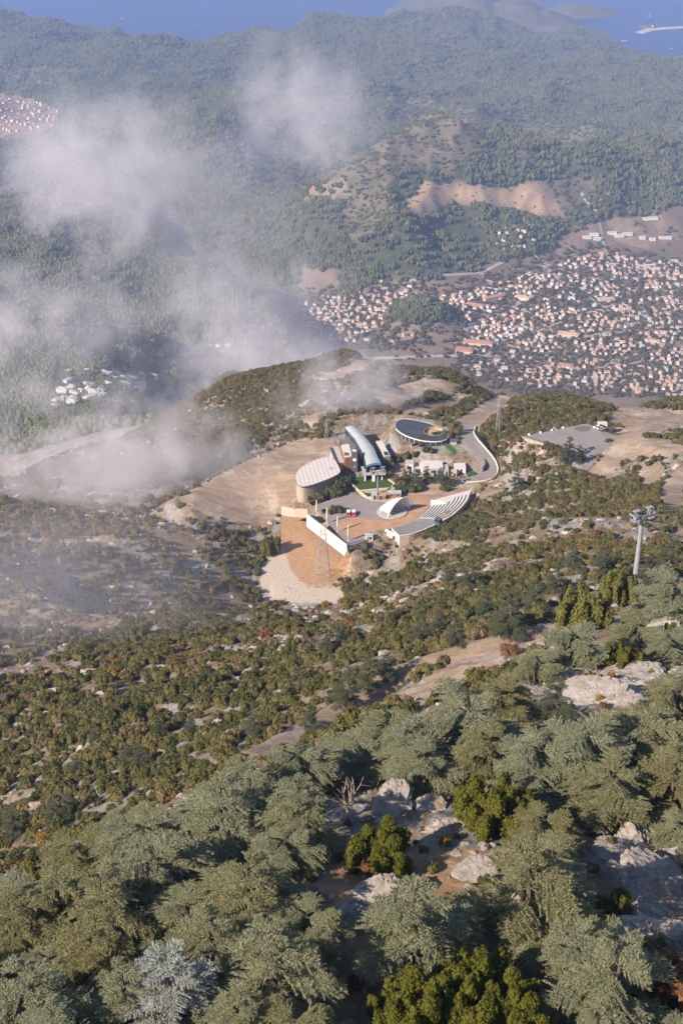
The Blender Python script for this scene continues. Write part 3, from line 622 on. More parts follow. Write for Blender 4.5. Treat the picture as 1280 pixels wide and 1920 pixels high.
# junipers, gold conifers and the rusty shrub among the cedars
for px, py, w, k, lab in [(715,1590,150,0,'rounded dark green juniper above the red soil bank'), (925,1510,170,1,'tall dark green juniper behind the big pale boulder'), (800,1880,190,0,'dark green juniper clump beside the golden olive juniper'), (890,1850,200,1,'dark green juniper clump beside the golden olive juniper'), (960,1890,170,0,'dark green juniper clump beside the golden olive juniper'), (1040,1250,10,0,None), (1160,1235,90,1,'dark green juniper rooted in the cracked white rock slab'), (1010,1640,10,0,None), (740,1900,130,1,'dark green juniper clump beside the golden olive juniper'), (1150,1690,70,0,'dark juniper at the shaded side of the rock face')]:
    if lab: tree_at('juniper', lab, 'juniper', JUN[k], px, py, w, 5.4, 3.6, 'junipers beside the golden one' if 'golden olive' in lab else None, cn='foliage', sn='stem')
for px, py, w, lab in [(255,1625,55,'narrow golden conifer poking out of the grey cedars'), (65,1640,70,'yellow-green conifer at the edge of the cedar stand'), (330,1770,90,'olive juniper between the silvery cedar and its neighbours'), (655,1355,70,'yellow-green juniper beside the dirt track'), (945,1290,50,'bright yellow-green shrub beside the pale cedar'), (960,1425,70,'olive gold shrub above the tall juniper'), (1090,1145,110,'bright yellow-green conifer beside the lift pylon'), (1155,1105,85,'light green conifer just below the lift pylon'), (1255,1190,55,'olive shrub on top of the rock slab'), (1180,1890,80,'golden olive juniper at the foot of the slope by the rusty shrub')]:
    tree_at('conifer', lab, 'conifer', PINE[int(px) % 2], px, py, w, 6.6, 6.0, None, cn='foliage', sn='stem')
BSH = {}
for k, (cname, mat, cnt) in enumerate([('dark', M['bush_dark'], 2), ('olive', M['bush_olive'], 2), ('rust', M['bush_rust'], 1), ('gold', M['bush_gold'], 1), ('mauve', M['bush_mauve'], 1)]):
    BSH[cname] = [blob_meshes('shrub_foliage', 61+7*k+j, shrub_lobes(61+7*k+j, 8 if j else 9, 1.15, 1.35), 0.13, 520, mat, 0.3, 0.4) for j in range(cnt)]
tree_at('shrub', 'rust red shrub by the golden juniper at the foot of the slope', 'shrub', BSH['rust'][0], 1275, 1850, 120, 2.0, 1.3, None, cn='foliage', sn='stem')
tree_at('shrub', 'orange shrub glowing in the shaded edge of the cedar stand', 'shrub', BSH['gold'][0], 84, 1575, 34, 2.0, 1.3, None, ymin=150, cn='foliage', sn='stem')
tree_at('shrub', 'dry red-brown shrub below the rounded juniper', 'shrub', BSH['rust'][0], 690, 1625, 45, 2.0, 1.3, None, cn='foliage', sn='stem')
def dead_tree(px, py, hpx):
    g, sc = at_crown(px, py, hpx, 5.0, 36, 300, 0.5, 5.0); w = MB(); rg = np.random.default_rng(5)
    w.tube([(0, 0, -0.5), (0.1, 0, 1.4)], [0.20, 0.15], 6); t = thing('dead_tree', 'bleached bare tree with forked grey limbs in the cedar shade', 'tree', g, 0.3, sc)
    w.build('trunk', M['dead_wood'], t)
    for k in range(9):
        b = MB(); a = k*0.72+rg.random(); p = np.array([0.1, 0, 0.9+0.05*k]); r_ = 0.09; d = np.array([math.cos(a)*0.6, math.sin(a)*0.6, 1.0])
        pts = [p]; rad = [r_]
        for j in range(4): p = p+d*(0.75+0.2*rg.random()); d = unit(d+rg.normal(size=3)*0.3+np.array([0, 0, 0.15])); pts.append(p); rad.append(r_*(0.75-0.17*j))
        b.tube(pts, rad, 5)
        for j in (1, 2, 3):
            e = pts[j]+unit(rg.normal(size=3)+np.array([0, 0, 0.9]))*1.1; b.tube([pts[j], e], [rad[j]*0.6, 0.01], 4)
        b.build('limb', M['dead_wood'], t)
dead_tree(650, 1500, 95); 
# cedars and pines scattered down the mid slope and round the station
MIDC = [(640,1190,38),(617,1207,36),(880,1080,52),(845,1082,34),(930,1088,30),(1072,1045,44),(1040,1090,46),(820,1168,44),(790,1185,50),(855,1188,46),(725,1255,44),(650,1298,66),(690,1270,56),(955,1160,80),(1000,1120,60),(302,1362,36),(358,1365,40),(180,1382,30),(146,1438,40),(240,1412,36),(270,1418,42),(104,1528,46),(128,1515,46),(28,1545,54),(478,1365,54),(580,1345,44),(1125,1055,40),(905,1140,46),(560,1270,34),(1250,1045,56),(1215,1075,54)]
LM2 = [(84,1575,'the glowing orange shrub'),(262,1190,'the round green pine'),(640,1320,'the middle of the dirt track'),(1150,1090,'the tall lift pylon'),(340,1390,'the open shrubby slope'),(930,1210,'the sandy end of the dirt track'),(500,1410,'the lower end of the dirt track'),(775,1062,'the amphitheatre slope'),(606,1100,'the lattice mast')]
for px, py, w in MIDC:
    tree_at('cedar_tree', f'small dark cedar among the shrubs near {near_mark(px, py, LM2)}', 'cedar', CED_DARK[px % 2], px, py, w, 7.4, 10, f'small dark cedars near {near_mark(px, py, LM2)}', 138, 560)
for px, py, w, lab in [(508,1022,46,'broad green pine at the edge of the terracotta fill slope'), (262,1190,42,'round green pine casting shade on the limestone slope'), (775,1062,34,'light green pine on the slope below the amphitheatre'), (455,975,30,None)]:
    if lab: tree_at('pine_tree', lab, 'pine', PINE[px % 2], px, py, w, 6.6, 6.0, None, 138, 640, 'crown', 'trunk')
STC = [(800,892,26),(783,898,24),(828,896,28),(762,886,20),(842,900,24),(1063,846,30),(1085,858,26),(972,880,34),(1058,862,22),(1148,802,16),(642,890,18),(632,905,20)]
for px, py, w in STC:
    lab = 'dark conifer beside the grey parking terrace' if px > 950 else 'dark conifer between the stage and the low white service block'
    grp = 'conifers by the terrace' if px > 950 else 'conifers by the service block'
    if px < 700: lab = 'dark conifer against the curved stone wall of the oval hall'; grp = 'conifers by the oval hall'
    g = PZ(px, py+w*0.5, Z0 if px < 950 else ZP-1); g[2] = float(height(g[0], g[1])); mpp = np.linalg.norm(g-np.array([0, 0, CAMZ]))/FPX
    plant('conifer', lab, 'conifer', CED_DARK[px % 2][0], CED_DARK[px % 2][1], g, px*0.7, w*mpp/7.4, grp)
# limestone outcrops
def outcrop(name, seed, size):
    rg = np.random.default_rng(seed); V, Fc = ICO5; d = V.copy(); a, b = rg.random(2)*50
    for _ in range(9):                          # planar breaks
        n_ = unit(rg.normal(size=3)); h_ = 0.55+0.3*rg.random(); k = d@n_; d = d-np.outer(np.maximum(k-h_, 0)*0.9, n_)
    nz = (fbm(d[:, 0]*3+a, d[:, 1]*3+d[:, 2]*2.3+b, 4, seed, True)-0.5)*0.35+(fbm(d[:, 0]*9+a, d[:, 1]*3-d[:, 2]*11, 4, seed+5, True)-0.5)*0.22
    d = d*(1+nz[:, None]); return mesh_from(name, d*np.array(size), Fc, M['rock'])
ROCKS = [outcrop('rock', 70+k, s_) for k, s_ in enumerate([(1, 0.8, 0.7), (1.1, 0.6, 0.42), (0.9, 0.75, 0.5), (1.15, 0.95, 0.34)])]
RK = [(x_, y_, w_, v_, 'grey rock of the steep face above the rusty shrub') for x_, y_, w_, v_ in [(1215,1560,50,1),(1270,1620,60,2),(1205,1700,55,0),(1265,1700,50,1),(1160,1610,40,3),(1200,1770,45,3),(1280,1760,55,0),(1170,1700,40,1)]]+[(x_, y_, w_, v_, 'smooth white rock slab under the lift line') for x_, y_, w_, v_ in [(1010,1300,45,3),(1110,1265,55,3),(1195,1225,55,1),(1060,1320,50,1),(1150,1330,60,3),(1200,1300,50,3),(1225,1200,45,3)]]+[(840,1555,46,0,'large pale boulder beside the tall juniper'),(690,1690,60,1,'low limestone ledge on the red soil bank'),(890,1650,40,3,'low limestone ledge under the boulder'),(740,1520,60,1,'grey rock rib in the cedar shade by the bare tree'),(1190,1590,70,2,'grey rock of the steep face above the rusty shrub'),(1240,1660,80,0,'grey rock of the steep face above the rusty shrub'),(1180,1650,50,2,'grey rock of the steep face above the rusty shrub'),(1255,1580,60,2,'grey rock of the steep face above the rusty shrub'),(1230,1740,70,1,'grey rock of the steep face above the rusty shrub'),(930,1610,36,2,'small limestone block behind the boulder'),(1050,1285,60,1,'smooth white rock slab under the lift line'),(1130,1295,80,3,'smooth white rock slab under the lift line'),(1165,1265,70,3,'smooth white rock slab under the lift line'),(1240,1175,60,2,'smooth white rock slab under the lift line'),(1270,1150,60,1,'smooth white rock slab under the lift line'),(1090,1320,70,3,'smooth white rock slab under the lift line'),(650,1715,40,2,'small limestone block on the red soil bank'),(800,1520,30,3,'flat stone beside the large boulder')]
grpn = {'grey rock of the steep face above the rusty shrub': 'rocks of the steep face', 'smooth white rock slab under the lift line': 'white slabs under the lift line'}
for k, (px, py, w, v, lab) in enumerate(RK):
    g = G(px, py, 36, 420); mpp = np.linalg.norm(g-np.array([0, 0, CAMZ]))/FPX; s_ = w*mpp
    o = link('rock_outcrop', ROCKS[v], None, g+np.array([0, 0, -0.12*s_]), 0.5+k*0.9); o.scale = (s_*1.05, s_*1.05, s_*0.8); o.rotation_euler = (0.15, -0.3, 0.5+k*0.4); tag(o, lab, 'rock', grpn.get(lab))
# maquis shrubs on the mid slope: the 300 largest are individuals
rg = np.random.default_rng(99); NB = 190000
lu = rg.uniform(-0.36, 0.36, NB); ly = np.sqrt(rg.uniform(132**2, 1120**2, NB)); bx_, by_ = lu*ly, ly
bz = height(bx_, by_); bqx, bqy = project(bx_, by_, bz)
cl = fbm((bx_*0.5+by_*0.86)/11, (bx_*0.86-by_*0.5)/30, 4, 77); cl2 = fbm(bx_/90, by_/90, 3, 78)
dens = sstep(0.43, 0.53, cl*0.65+cl2*0.35)
clear = np.maximum.reduce([sample(BARE, bx_, by_), sample(ORANGE, bx_, by_), sample(GRAVEL, bx_, by_), sample(ROADM, bx_, by_)]) > 0.25
clear |= in_poly(bx_, by_, W2(STATION, Z0)) | in_poly(bx_, by_, W2(PAD, ZP)) | (bqy > np.interp(bqx, FB[:, 0], FB[:, 1])+10)
pale = in_poly(bqx, bqy, np.array([(-50,960),(60,1010),(250,1000),(430,1010),(460,1060),(330,1120),(200,1180),(60,1260),(-50,1330)]))
keep = (~clear) & (rg.random(NB) < np.where(pale, dens*0.36, 0.10+0.90*dens+0.32*sstep(1150, 1300, bqy)+0.22*sstep(880, 820, bqy)))
bx_, by_, bz, bqx, bqy = [a[keep] for a in (bx_, by_, bz, bqx, bqy)]; nb = len(bx_)
bs = (0.40+1.25*rg.random(nb)**3.0)*np.where(by_ > 520, 1.15, 1.0); brz = rg.random(nb)*6.28
patch = fbm(bx_/45, by_/45, 2, 80)
r0 = rg.random(nb)+(patch-0.5)*0.7
cls = np.select([r0 < 0.34, r0 < 0.96, r0 < 1.03, r0 < 1.08], [0, 1, 4, 2], 3)
inv = (bqx > 0) & (bqx < 1280) & (bqy > 0) & (bqy < 1920)
order = np.argsort(-(bs/by_)*inv)[:292]; isin = np.zeros(nb, bool); isin[order] = True
names = ['dark', 'olive', 'rust', 'gold', 'mauve']
blab = {'dark': 'rounded dark green shrub on the slope beyond the cedars', 'olive': 'olive green shrub on the slope beyond the cedars', 'rust': 'rust brown autumn shrub on the slope beyond the cedars', 'gold': 'golden orange autumn shrub on the slope beyond the cedars', 'mauve': 'leafless mauve-brown shrub on the slope beyond the cedars'}
src = {}
for i in order:
    cn = names[cls[i]]; k = int(i) % len(BSH[cn]); c, st = BSH[cn][k]
    lb = blab[cn].replace('beyond the cedars', 'near '+near_mark(bqx[i], bqy[i], LM2)); t, cr = plant('shrub', lb, 'shrub', c, st, (bx_[i], by_[i], bz[i]-0.1), float(brz[i]), float(bs[i]), lb.replace(' shrub ', ' shrubs '), 'foliage', 'stem'); src.setdefault((cn, k), cr)
keys = [('dark', 0), ('dark', 1), ('olive', 0), ('olive', 1), ('rust', 0), ('gold', 0), ('mauve', 0)]
for kk in keys:
    if kk not in src:
        px, py = 300+40*keys.index(kk), 1330; g = G(px, py, 140, 600); t, src[kk] = plant('shrub', blab[kk[0]], 'shrub', *BSH[kk[0]][kk[1]], g, 0.4, 1.2, kk[0]+' shrubs on the slope', 'foliage', 'stem')
rest = ~isin
vv = np.select([cls == 0, cls == 1, cls == 2, cls == 3], [(np.arange(nb) % 2), 2+(np.arange(nb) % 2), 4, 5], 6)
scatter('maquis_shrubs', np.stack([bx_, by_, bz-0.1], -1)[rest], bs[rest], brz[rest], vv[rest], [src[k] for k in keys], 'mass of olive and dark shrubs covering the stony mid slope', 'shrubs')
# loose limestone blocks between the shrubs
NR = 9000; lu = rg.uniform(-0.36, 0.36, NR); ly = np.sqrt(rg.uniform(60**2, 1000**2, NR)); rx_, ry_ = lu*ly, ly; rz_ = height(rx_, ry_); rpx, rpy = project(rx_, ry_, rz_)
cl = fbm((rx_*0.5+ry_*0.86)/11, (rx_*0.86-ry_*0.5)/30, 4, 77); ok = (cl < 0.52) & ~(in_poly(rx_, ry_, W2(STATION, Z0)) | in_poly(rx_, ry_, W2(PAD, ZP))) & (sample(BARE, rx_, ry_) < 0.3) & (sample(ORANGE, rx_, ry_) < 0.3)
rsrc = [o for o in COL.objects if o.name.startswith('rock_outcrop')]; rsrc = [next(o for o in rsrc if o.data == m) for m in ROCKS]
sz = (0.35+1.7*rg.random(NR)**3)*np.where(ly < 140, 0.6, 1.0)
scatter('loose_rocks', np.stack([rx_, ry_, rz_-0.1*sz], -1)[ok], sz[ok], rg.random(NR)[ok]*6.28, rg.integers(0, 4, NR)[ok], rsrc, 'pale limestone blocks strewn over the mountain slope', 'rocks')
NN = 9000; lu = rg.uniform(-0.45, 0.45, NN); ly = np.sqrt(rg.uniform(58**2, 165**2, NN)); nx_, ny_ = lu*ly, ly; nz_ = height(nx_, ny_); sz = 0.06+0.5*rg.random(NN)**4
scatter('stones', np.stack([nx_, ny_, nz_-0.02], -1), sz, rg.random(NN)*6.28, rg.integers(0, 4, NN), rsrc, 'small stones littering the red soil under the cedars', 'stones')
NN = 900; lu = rg.uniform(-0.45, 0.45, NN); ly = np.sqrt(rg.uniform(60**2, 180**2, NN)); nx_, ny_ = lu*ly, ly; nz_ = height(nx_, ny_)
scatter('undergrowth', np.stack([nx_, ny_, nz_-0.05], -1), 0.2+0.45*rg.random(NN), rg.random(NN)*6.28, rg.choice([1, 2, 3, 4, 5, 6], NN), [src[k] for k in keys], 'low dry shrubs under and between the cedars', 'shrubs')
# far pine forest
FC = [link('pine_wood', far_clump(90+k), None, G(px, py, 1300, 8000)+np.array([0, 0, -1]), k*1.3) for k, (px, py) in enumerate([(700, 470), (850, 450), (120, 600)])]
for k, o in enumerate(FC): o['kind'] = 'stuff'; tag(o, ['group of pines on the slope beneath the bare saddle', 'group of pines in the wood above the town edge', 'group of pines on the wooded slope behind the mist'][k], 'pines')
NF = 230000; lu = rg.uniform(-0.33, 0.33, NF); ly = np.sqrt(rg.uniform(1250**2, 8150**2, NF)); fx, fy = lu*ly, ly; fz = height(fx, fy)
fpx, fpy = project(fx, fy, fz)
okf = (fz > 6) & (sample(FIELD, fx, fy) < 0.5) & (fpy > -60) & (fpy < 1000) & (fpx > -150) & (fpx < 1430)
sp = np.maximum(sample(SPARSE, fx, fy)*0.88, sample(BARE, fx, fy)*0.99); gap = fbm(fx/260, fy/260, 5, 120)
pden = (0.25+0.75*sstep(0.40, 0.52, gap))*(1-sp); pden = np.where(sp > 0.3, np.maximum(pden*sstep(0.45, 0.6, gap), 0.0)+np.where(sp > 0.95, 0.10, 0.42), pden)
okf &= rg.random(NF) < pden*np.clip(ly/2600, 0.45, 1)
mn = (sample(SPARSE, fx, fy) > 0.3)
fs = (0.75+0.5*rg.random(NF))*np.where(mn, 0.5, np.where(sp > 0.9, 0.28, 1.0))
scatter('pine_forest', np.stack([fx, fy, fz-1.0], -1)[okf], fs[okf], rg.random(NF)[okf]*6.28, rg.integers(0, 3, NF)[okf], FC, 'blue-green pine forest covering the hills behind the town', 'forest')
print('DBG cedars fill', fill, 'bushes', nb, 'forest', int(okf.sum()), 'tris', [len(c[0].polygons) for c in CED])
# ------------------------------------------------------------------ cable-car station and its plaza
crop = lambda ox, oy, k: (lambda x, y: (ox+x*k, oy+y*k))
cA = crop(540, 790, 0.171875); cB = crop(720, 770, 0.1875); cC = crop(500, 920, 0.15625); cD = crop(680, 900, 0.171875); cE = crop(960, 780, 0.171875)
def W(c, x, y, z): return PZ(*c(x, y), z)
def WP(c, pts, z): return [W(c, x, y, z) for x, y in pts]
M['white'] = plain('white_render', (0.72, 0.68, 0.62), 0.7, 0.3, 0.07, 0.5); M['cream_stone'] = plain('cream_stone', (0.56, 0.46, 0.36), 0.85, 0.2, 0.22, 1.4)
M['concrete'] = plain('concrete', (0.42, 0.39, 0.36), 0.85, 0.2, 0.14, 0.7); M['roof_metal'] = plain('roof_metal', (0.40, 0.42, 0.43), 0.75, 0.2, 0.12, 0.4)
M['roof_pale'] = plain('pale_roof_sheet', (0.60, 0.54, 0.50), 0.6, 0.3, 0.07, 0.3); M['dark_metal'] = plain('dark_metal', (0.10, 0.10, 0.115), 0.5, 0.4, 0.2, 1.0)
M['steel'] = plain('galvanised_steel', (0.27, 0.275, 0.29), 0.6, 0.3, 0.12, 1.5); M['brick'] = plain('brick_cladding', (0.34, 0.165, 0.09), 0.85, 0.2, 0.22, 2.0)
M['glass'] = plain('dark_glass', (0.035, 0.045, 0.06), 0.12, 0.5, 0.3, 0.4); M['grass'] = plain('lawn_grass', (0.050, 0.085, 0.022), 0.9, 0.1, 0.35, 0.9); M['membrane'] = plain('white_membrane', (0.80, 0.80, 0.80), 0.5, 0.3, 0.03, 0.3)
M['blue'] = plain('blue_trim', (0.12, 0.27, 0.42), 0.5, 0.4, 0.1); M['red'] = plain('red_paint', (0.55, 0.035, 0.045), 0.35, 0.5, 0.06); M['wood'] = plain('wood_cladding', (0.40, 0.30, 0.18), 0.7, 0.2, 0.25, 1.5)
M['fabric'] = plain('cream_canvas', (0.62, 0.52, 0.38), 0.9, 0.1, 0.1, 1.5); M['tyre'] = plain('rubber', (0.02, 0.02, 0.02), 0.9, 0.2, 0.1); M['asphalt'] = plain('worn_paving', (0.255, 0.225, 0.215), 0.9, 0.2, 0.14, 0.12)
M['yellow'] = plain('yellow_paint', (0.60, 0.42, 0.16), 0.6, 0.3, 0.08); M['solar'] = plain('dark_roof_membrane', (0.055, 0.06, 0.075), 0.6, 0.25, 0.3, 0.15); M['stone_wall'] = None
def stone_mat():
    t = NT('stone_cladding', 0.9, 0.15); br = t.n('ShaderNodeTexBrick'); br.inputs['Scale'].default_value = 1.0; br.inputs['Mortar Size'].default_value = 0.03; br.inputs['Brick Width'].default_value = 1.1; br.inputs['Row Height'].default_value = 0.5
    br.inputs['Color1'].default_value = (0.40, 0.33, 0.27, 1); br.inputs['Color2'].default_value = (0.52, 0.44, 0.36, 1); br.inputs['Mortar'].default_value = (0.25, 0.21, 0.17, 1)
    p = t.n('ShaderNodeSeparateXYZ'); t.l(t.pos(), p.inputs[0]); c = t.n('ShaderNodeCombineXYZ'); t.l(t.math('ADD', p.outputs[0], p.outputs[1]), c.inputs[0]); t.l(p.outputs[2], c.inputs[1]); t.l(c.outputs[0], br.inputs['Vector'])
    t.base(t.mix(t.ramp(t.noise(0.5, 4), [(0.35, 0.0), (0.7, 0.5)]), br.outputs['Color'], (0.36, 0.29, 0.23))); t.bump(br.outputs['Fac'], 0.4, -0.08); return t.m
M['stone_wall'] = stone_mat()
def clip(poly, p, n):                           # keep the side of the line (p, n) where n points
    out = []
    for i in range(len(poly)):
        a, b = np.array(poly[i][:2]), np.array(poly[(i+1) % len(poly)][:2]); da, db = np.dot(a-p, n), np.dot(b-p, n)
        if da >= 0: out.append(tuple(a))
        if da*db < 0: out.append(tuple(a+(b-a)*da/(da-db)))
    return out
def ccw(poly):
    a = sum(poly[i-1][0]*poly[i][1]-poly[i][0]*poly[i-1][1] for i in range(len(poly))); return poly if a > 0 else poly[::-1]
def slab(name, poly, z0, z1, mat, parent=None): return MB().prism(ccw([tuple(p[:2]) for p in poly]), z0, z1).build(name, mat, parent)
def smooth_loop(pts, n=3):
    P = np.array([p[:2] for p in pts])
    for _ in range(n):
        P = np.concatenate([[0.75*a+0.25*b, 0.25*a+0.75*b] for a, b in zip(P, np.roll(P, -1, 0))])
    return [tuple(p) for p in P]
def inset(poly, k):
    c = np.mean([p[:2] for p in poly], 0); return [tuple(c+(np.array(p[:2])-c)*k) for p in poly]
def wall_run(name, pts, zb, zt, th, mat, parent=None):
    w = MB()
    for a, b in zip(pts[:-1], pts[1:]):
        d = np.array(b[:2])-np.array(a[:2]); L = np.hypot(*d); c = (np.array(a[:2])+np.array(b[:2]))/2
        w.box((c[0], c[1], (zb+zt)/2), (L+th*0.8, th, zt-zb), math.atan2(d[1], d[0]))
    return w.build(name, mat, parent)
def railing(pts, z, label, step=3.0, h=1.1, group=None, name='railing'):
    t = thing(name, label, 'railing', (pts[0][0], pts[0][1], z), group=group); o = np.array([pts[0][0], pts[0][1]]); r = MB(); pm = MB().bar((0, 0, 0), (0, 0, h), 0.06).build('post', M['dark_metal'], t).data; first = True
    for a, b in zip(pts[:-1], pts[1:]):
        a = np.array(a[:2])-o; b = np.array(b[:2])-o
        for hh in (h, h*0.66, h*0.33): r.bar((a[0], a[1], hh), (b[0], b[1], hh), 0.035)
        n = max(1, int(np.hypot(*(b-a))/step))
        for k in range(n):
            if first: first = False; continue
            p = a+(b-a)*k/n; link('post', pm, t, (p[0], p[1], 0))
    r.build('rail', M['dark_metal'], t); return t

# sheets of paving, lawn
def sheet(name, poly, z, mat): o = slab(name, poly, z-0.4, z, mat); o['kind'] = 'structure'; return o
sheet('plaza_paving', WP(cD, [(-590,300),(-500,330),(-160,700),(40,640),(250,560),(300,530),(430,500),(560,440),(680,355),(740,290),(560,180),(420,170),(300,260),(160,230),(80,230),(0,190),(-120,130),(-250,190),(-400,230)], Z0+0.06), Z0+0.06, M['asphalt'])
def dust_mat():
    t = NT('red_earth', 0.95, 0.1); t.base(t.ramp(t.noise(0.16, 5, 0.7), [(0.35, (0.34, 0.20, 0.125)), (0.6, (0.45, 0.27, 0.165)), (0.8, (0.40, 0.31, 0.25))])); return t.m
sheet('red_earth_apron', smooth_loop(WP(cD, [(-330,480),(-60,400),(120,430),(260,450),(420,420),(560,300),(740,240),(700,320),(560,440),(430,500),(250,530),(0,600),(-140,640)], Z0+0.10)), Z0+0.10, dust_mat())
sheet('red_earth_apron', smooth_loop(WP(cD, [(480,170),(620,150),(740,190),(760,240),(640,330),(540,330),(560,230)], Z0+0.11)), Z0+0.11, dust_mat())
sheet('lawn', WP(cA, [(685,615),(840,600),(1040,595),(1160,690),(1130,720),(1000,740),(770,755),(690,680)], Z0+0.15), Z0+0.15, M['grass'])
sheet('lawn', WP(cA, [(800,785),(900,780),(905,830),(860,830)], Z0+0.14), Z0+0.14, M['grass'])
sheet('pad_paving', WP(cE, [(100,222),(500,350),(560,372),(660,500),(800,600),(900,520),(985,445),(1030,370),(1080,270),(900,110),(800,80),(550,135),(300,190)], ZP+0.10), ZP+0.10, M['asphalt'])
sheet('pad_stain', smooth_loop(WP(cE, [(660,140),(700,110),(800,105),(860,125),(840,165),(740,175)], ZP+0.13)), ZP+0.13, plain('damp_stain', (0.17, 0.14, 0.125), 0.8, 0.2, 0.1))
# road surface
P, wd = ROADS['main']; n = len(P); V = []; Fc = []
for i in range(n):
    d = P[min(i+1, n-1)]-P[max(i-1, 0)]; s_ = np.array([-d[1], d[0]])/np.hypot(d[0], d[1])*wd/2
    for sg in (-1, 1): x, y = P[i, :2]+sg*s_; V.append((x, y, float(height(x, y))+0.16))
for i in range(n-1): Fc.append((2*i, 2*i+1, 2*i+3, 2*i+2))
o = recalc(link('access_road', mesh_from('access_road', V, Fc, M['asphalt']))); o['kind'] = 'structure'
kb = thing('low_wall', 'pale low wall along the outer edge of the access road', 'wall', V[0]); kp = [np.array(v)-np.array(V[0]) for v in V[1::2]] ; kq = [np.array(v)-np.array(V[0]) for v in V[0::2]]
side = kp if kp[n//2][0] > kq[n//2][0] else kq
for a, b in zip(side[:-1], side[1:]): MB().bar(a+np.array([0, 0, 0.3]), b+np.array([0, 0, 0.3]), 0.55).build('wall_segment', M['cream_stone'], kb)

# oval hall
ov = thing('oval_hall', 'oval hall with ribbed pale roof and curved stone wall', 'building', (0, 0, 0))
zr = Z0+6.2; op = smooth_loop(WP(cA, [(75,610),(90,555),(140,505),(220,455),(310,415),(400,392),(475,384),(515,420),(560,505),(580,560),(480,615),(380,655),(280,692),(150,722),(95,690)], zr), 2); op = ccw(op)
slab('wall', inset(op, 0.965), Z0-3, zr-0.02, M['stone_wall'], ov); slab('roof_edge', inset(op, 1.005), zr-0.32, zr+0.02, M['dark_metal'], ov)
d = W(cA, 305, 690, zr)[:2]-W(cA, 235, 460, zr)[:2]; d = d/np.hypot(*d); nn = np.array([d[1], -d[0]]); nn = nn if nn[0] > 0 else -nn
tt = [np.dot(p, nn) for p in op]; t0, t1 = min(tt), max(tt); NPAN = 11
for k in range(NPAN):
    a = t0+(t1-t0)*k/NPAN+0.09; b = t0+(t1-t0)*(k+1)/NPAN-0.09
    pl = clip(clip(inset(op, 0.985), nn*a, nn), nn*b, -nn)
    if len(pl) > 2: slab('roof_panel', pl, zr, zr+0.18, M['roof_pale'], ov)
c = W(cA, 455, 525, zr); MB().bar((c[0], c[1], zr), (c[0], c[1], zr+2.2), 0.12).bar((c[0]-0.8, c[1], zr+1.4), (c[0]+0.8, c[1], zr+1.6), 0.1).box((c[0], c[1], zr+0.4), (1.6, 1.0, 0.5)).build('roof_vent', M['concrete'], ov)

# gondola terminal: bent barrel roof on side walls
gt = thing('cable_car_terminal', 'long bent cable car terminal with grey barrel roof and blue front edge', 'building'); ZR = Z0+8.0
Lp = WP(cA, [(622,70),(732,195),(800,315),(830,385),(852,488)], ZR); Rp = WP(cA, [(740,62),(850,182),(935,290),(965,365),(1012,462)], ZR)
sub = []
for i in range(4):
    m_ = 2 if i in (0, 1) else 1
    for k in range(m_): sub.append((Lp[i]+(Lp[i+1]-Lp[i])*k/m_, Rp[i]+(Rp[i+1]-Rp[i])*k/m_))
sub.append((Lp[4], Rp[4]))
def arc(l, r, dz=0.0, rise=0.75, n=8):
    return [(l[0]+(r[0]-l[0])*k/n, l[1]+(r[1]-l[1])*k/n, ZR+dz+rise*(1-(2*k/n-1)**2)) for k in range(n+1)]
for (l0, r0), (l1, r1) in zip(sub[:-1], sub[1:]):
    g_ = 0.012; a0, b0 = l0+(l1-l0)*g_, r0+(r1-r0)*g_; a1, b1 = l1+(l0-l1)*g_, r1+(r0-r1)*g_
    m_ = MB(); T_ = arc(a0, b0, 0.15)+arc(a1, b1, 0.15)+arc(a0, b0, -0.15)+arc(a1, b1, -0.15); q_ = 9
    F_ = [(i, i+1, q_+i+1, q_+i) for i in range(8)]+[(2*q_+i+1, 2*q_+i, 3*q_+i, 3*q_+i+1) for i in range(8)]+[(i+1, i, 2*q_+i, 2*q_+i+1) for i in range(8)]+[(q_+i, q_+i+1, 3*q_+i+1, 3*q_+i) for i in range(8)]
    recalc(m_.add(T_, F_).build('roof_panel', M['roof_metal'], gt))
    for p, q2 in ((l0, l1), (r0, r1)):
        wall_run('side_wall', [p, q2], Z0-2, ZR-0.12, 0.25, M['dark_metal'], gt); wall_run('glazing', [p+(q2-p)*0.08, p+(q2-p)*0.92], Z0+4.6, ZR-1.0, 0.34, M['glass'], gt)
l, r_ = sub[-1]; m_ = MB(); A_ = arc(l, r_, 0.35); B_ = arc(l, r_, -0.75)
dv = np.array([r_[1]-l[1], -(r_[0]-l[0]), 0]); dv = dv/np.linalg.norm(dv)*0.5
V = A_+B_+[tuple(np.array(p)+dv) for p in A_]+[tuple(np.array(p)+dv) for p in B_]
F_ = [(i, i+1, 9+i+1, 9+i) for i in range(8)]+[(18+i, 27+i, 28+i, 19+i) for i in range(8)]+[(i, 18+i, 19+i, i+1) for i in range(8)]+[(9+i, 10+i, 28+i, 27+i) for i in range(8)]
recalc(m_.add(V, F_).build('front_edge', M['blue'], gt)); wall_run('rear_wall', [Lp[0], Rp[0]], Z0-1, ZR+0.3, 0.2, M['dark_metal'], gt)
wall_run('machinery', [l*0.5+Lp[3]*0.5, r_*0.5+Rp[3]*0.5], Z0+3, ZR-0.3, 1.5, M['glass'], gt)
slab('platform', WP(cA, [(795,490),(830,578),(1062,575),(1030,495)], Z0+4.2), Z0+3.6, Z0+4.2, M['concrete'], gt)
for x, y in ((838,655),(930,660),(1022,642)): c = W(cA, x, y, Z0); MB().box((c[0], c[1]+0.4, Z0+1.8), (0.7 if x != 930 else 1.5, 0.8, 3.7)).build('column', M['white'], gt)
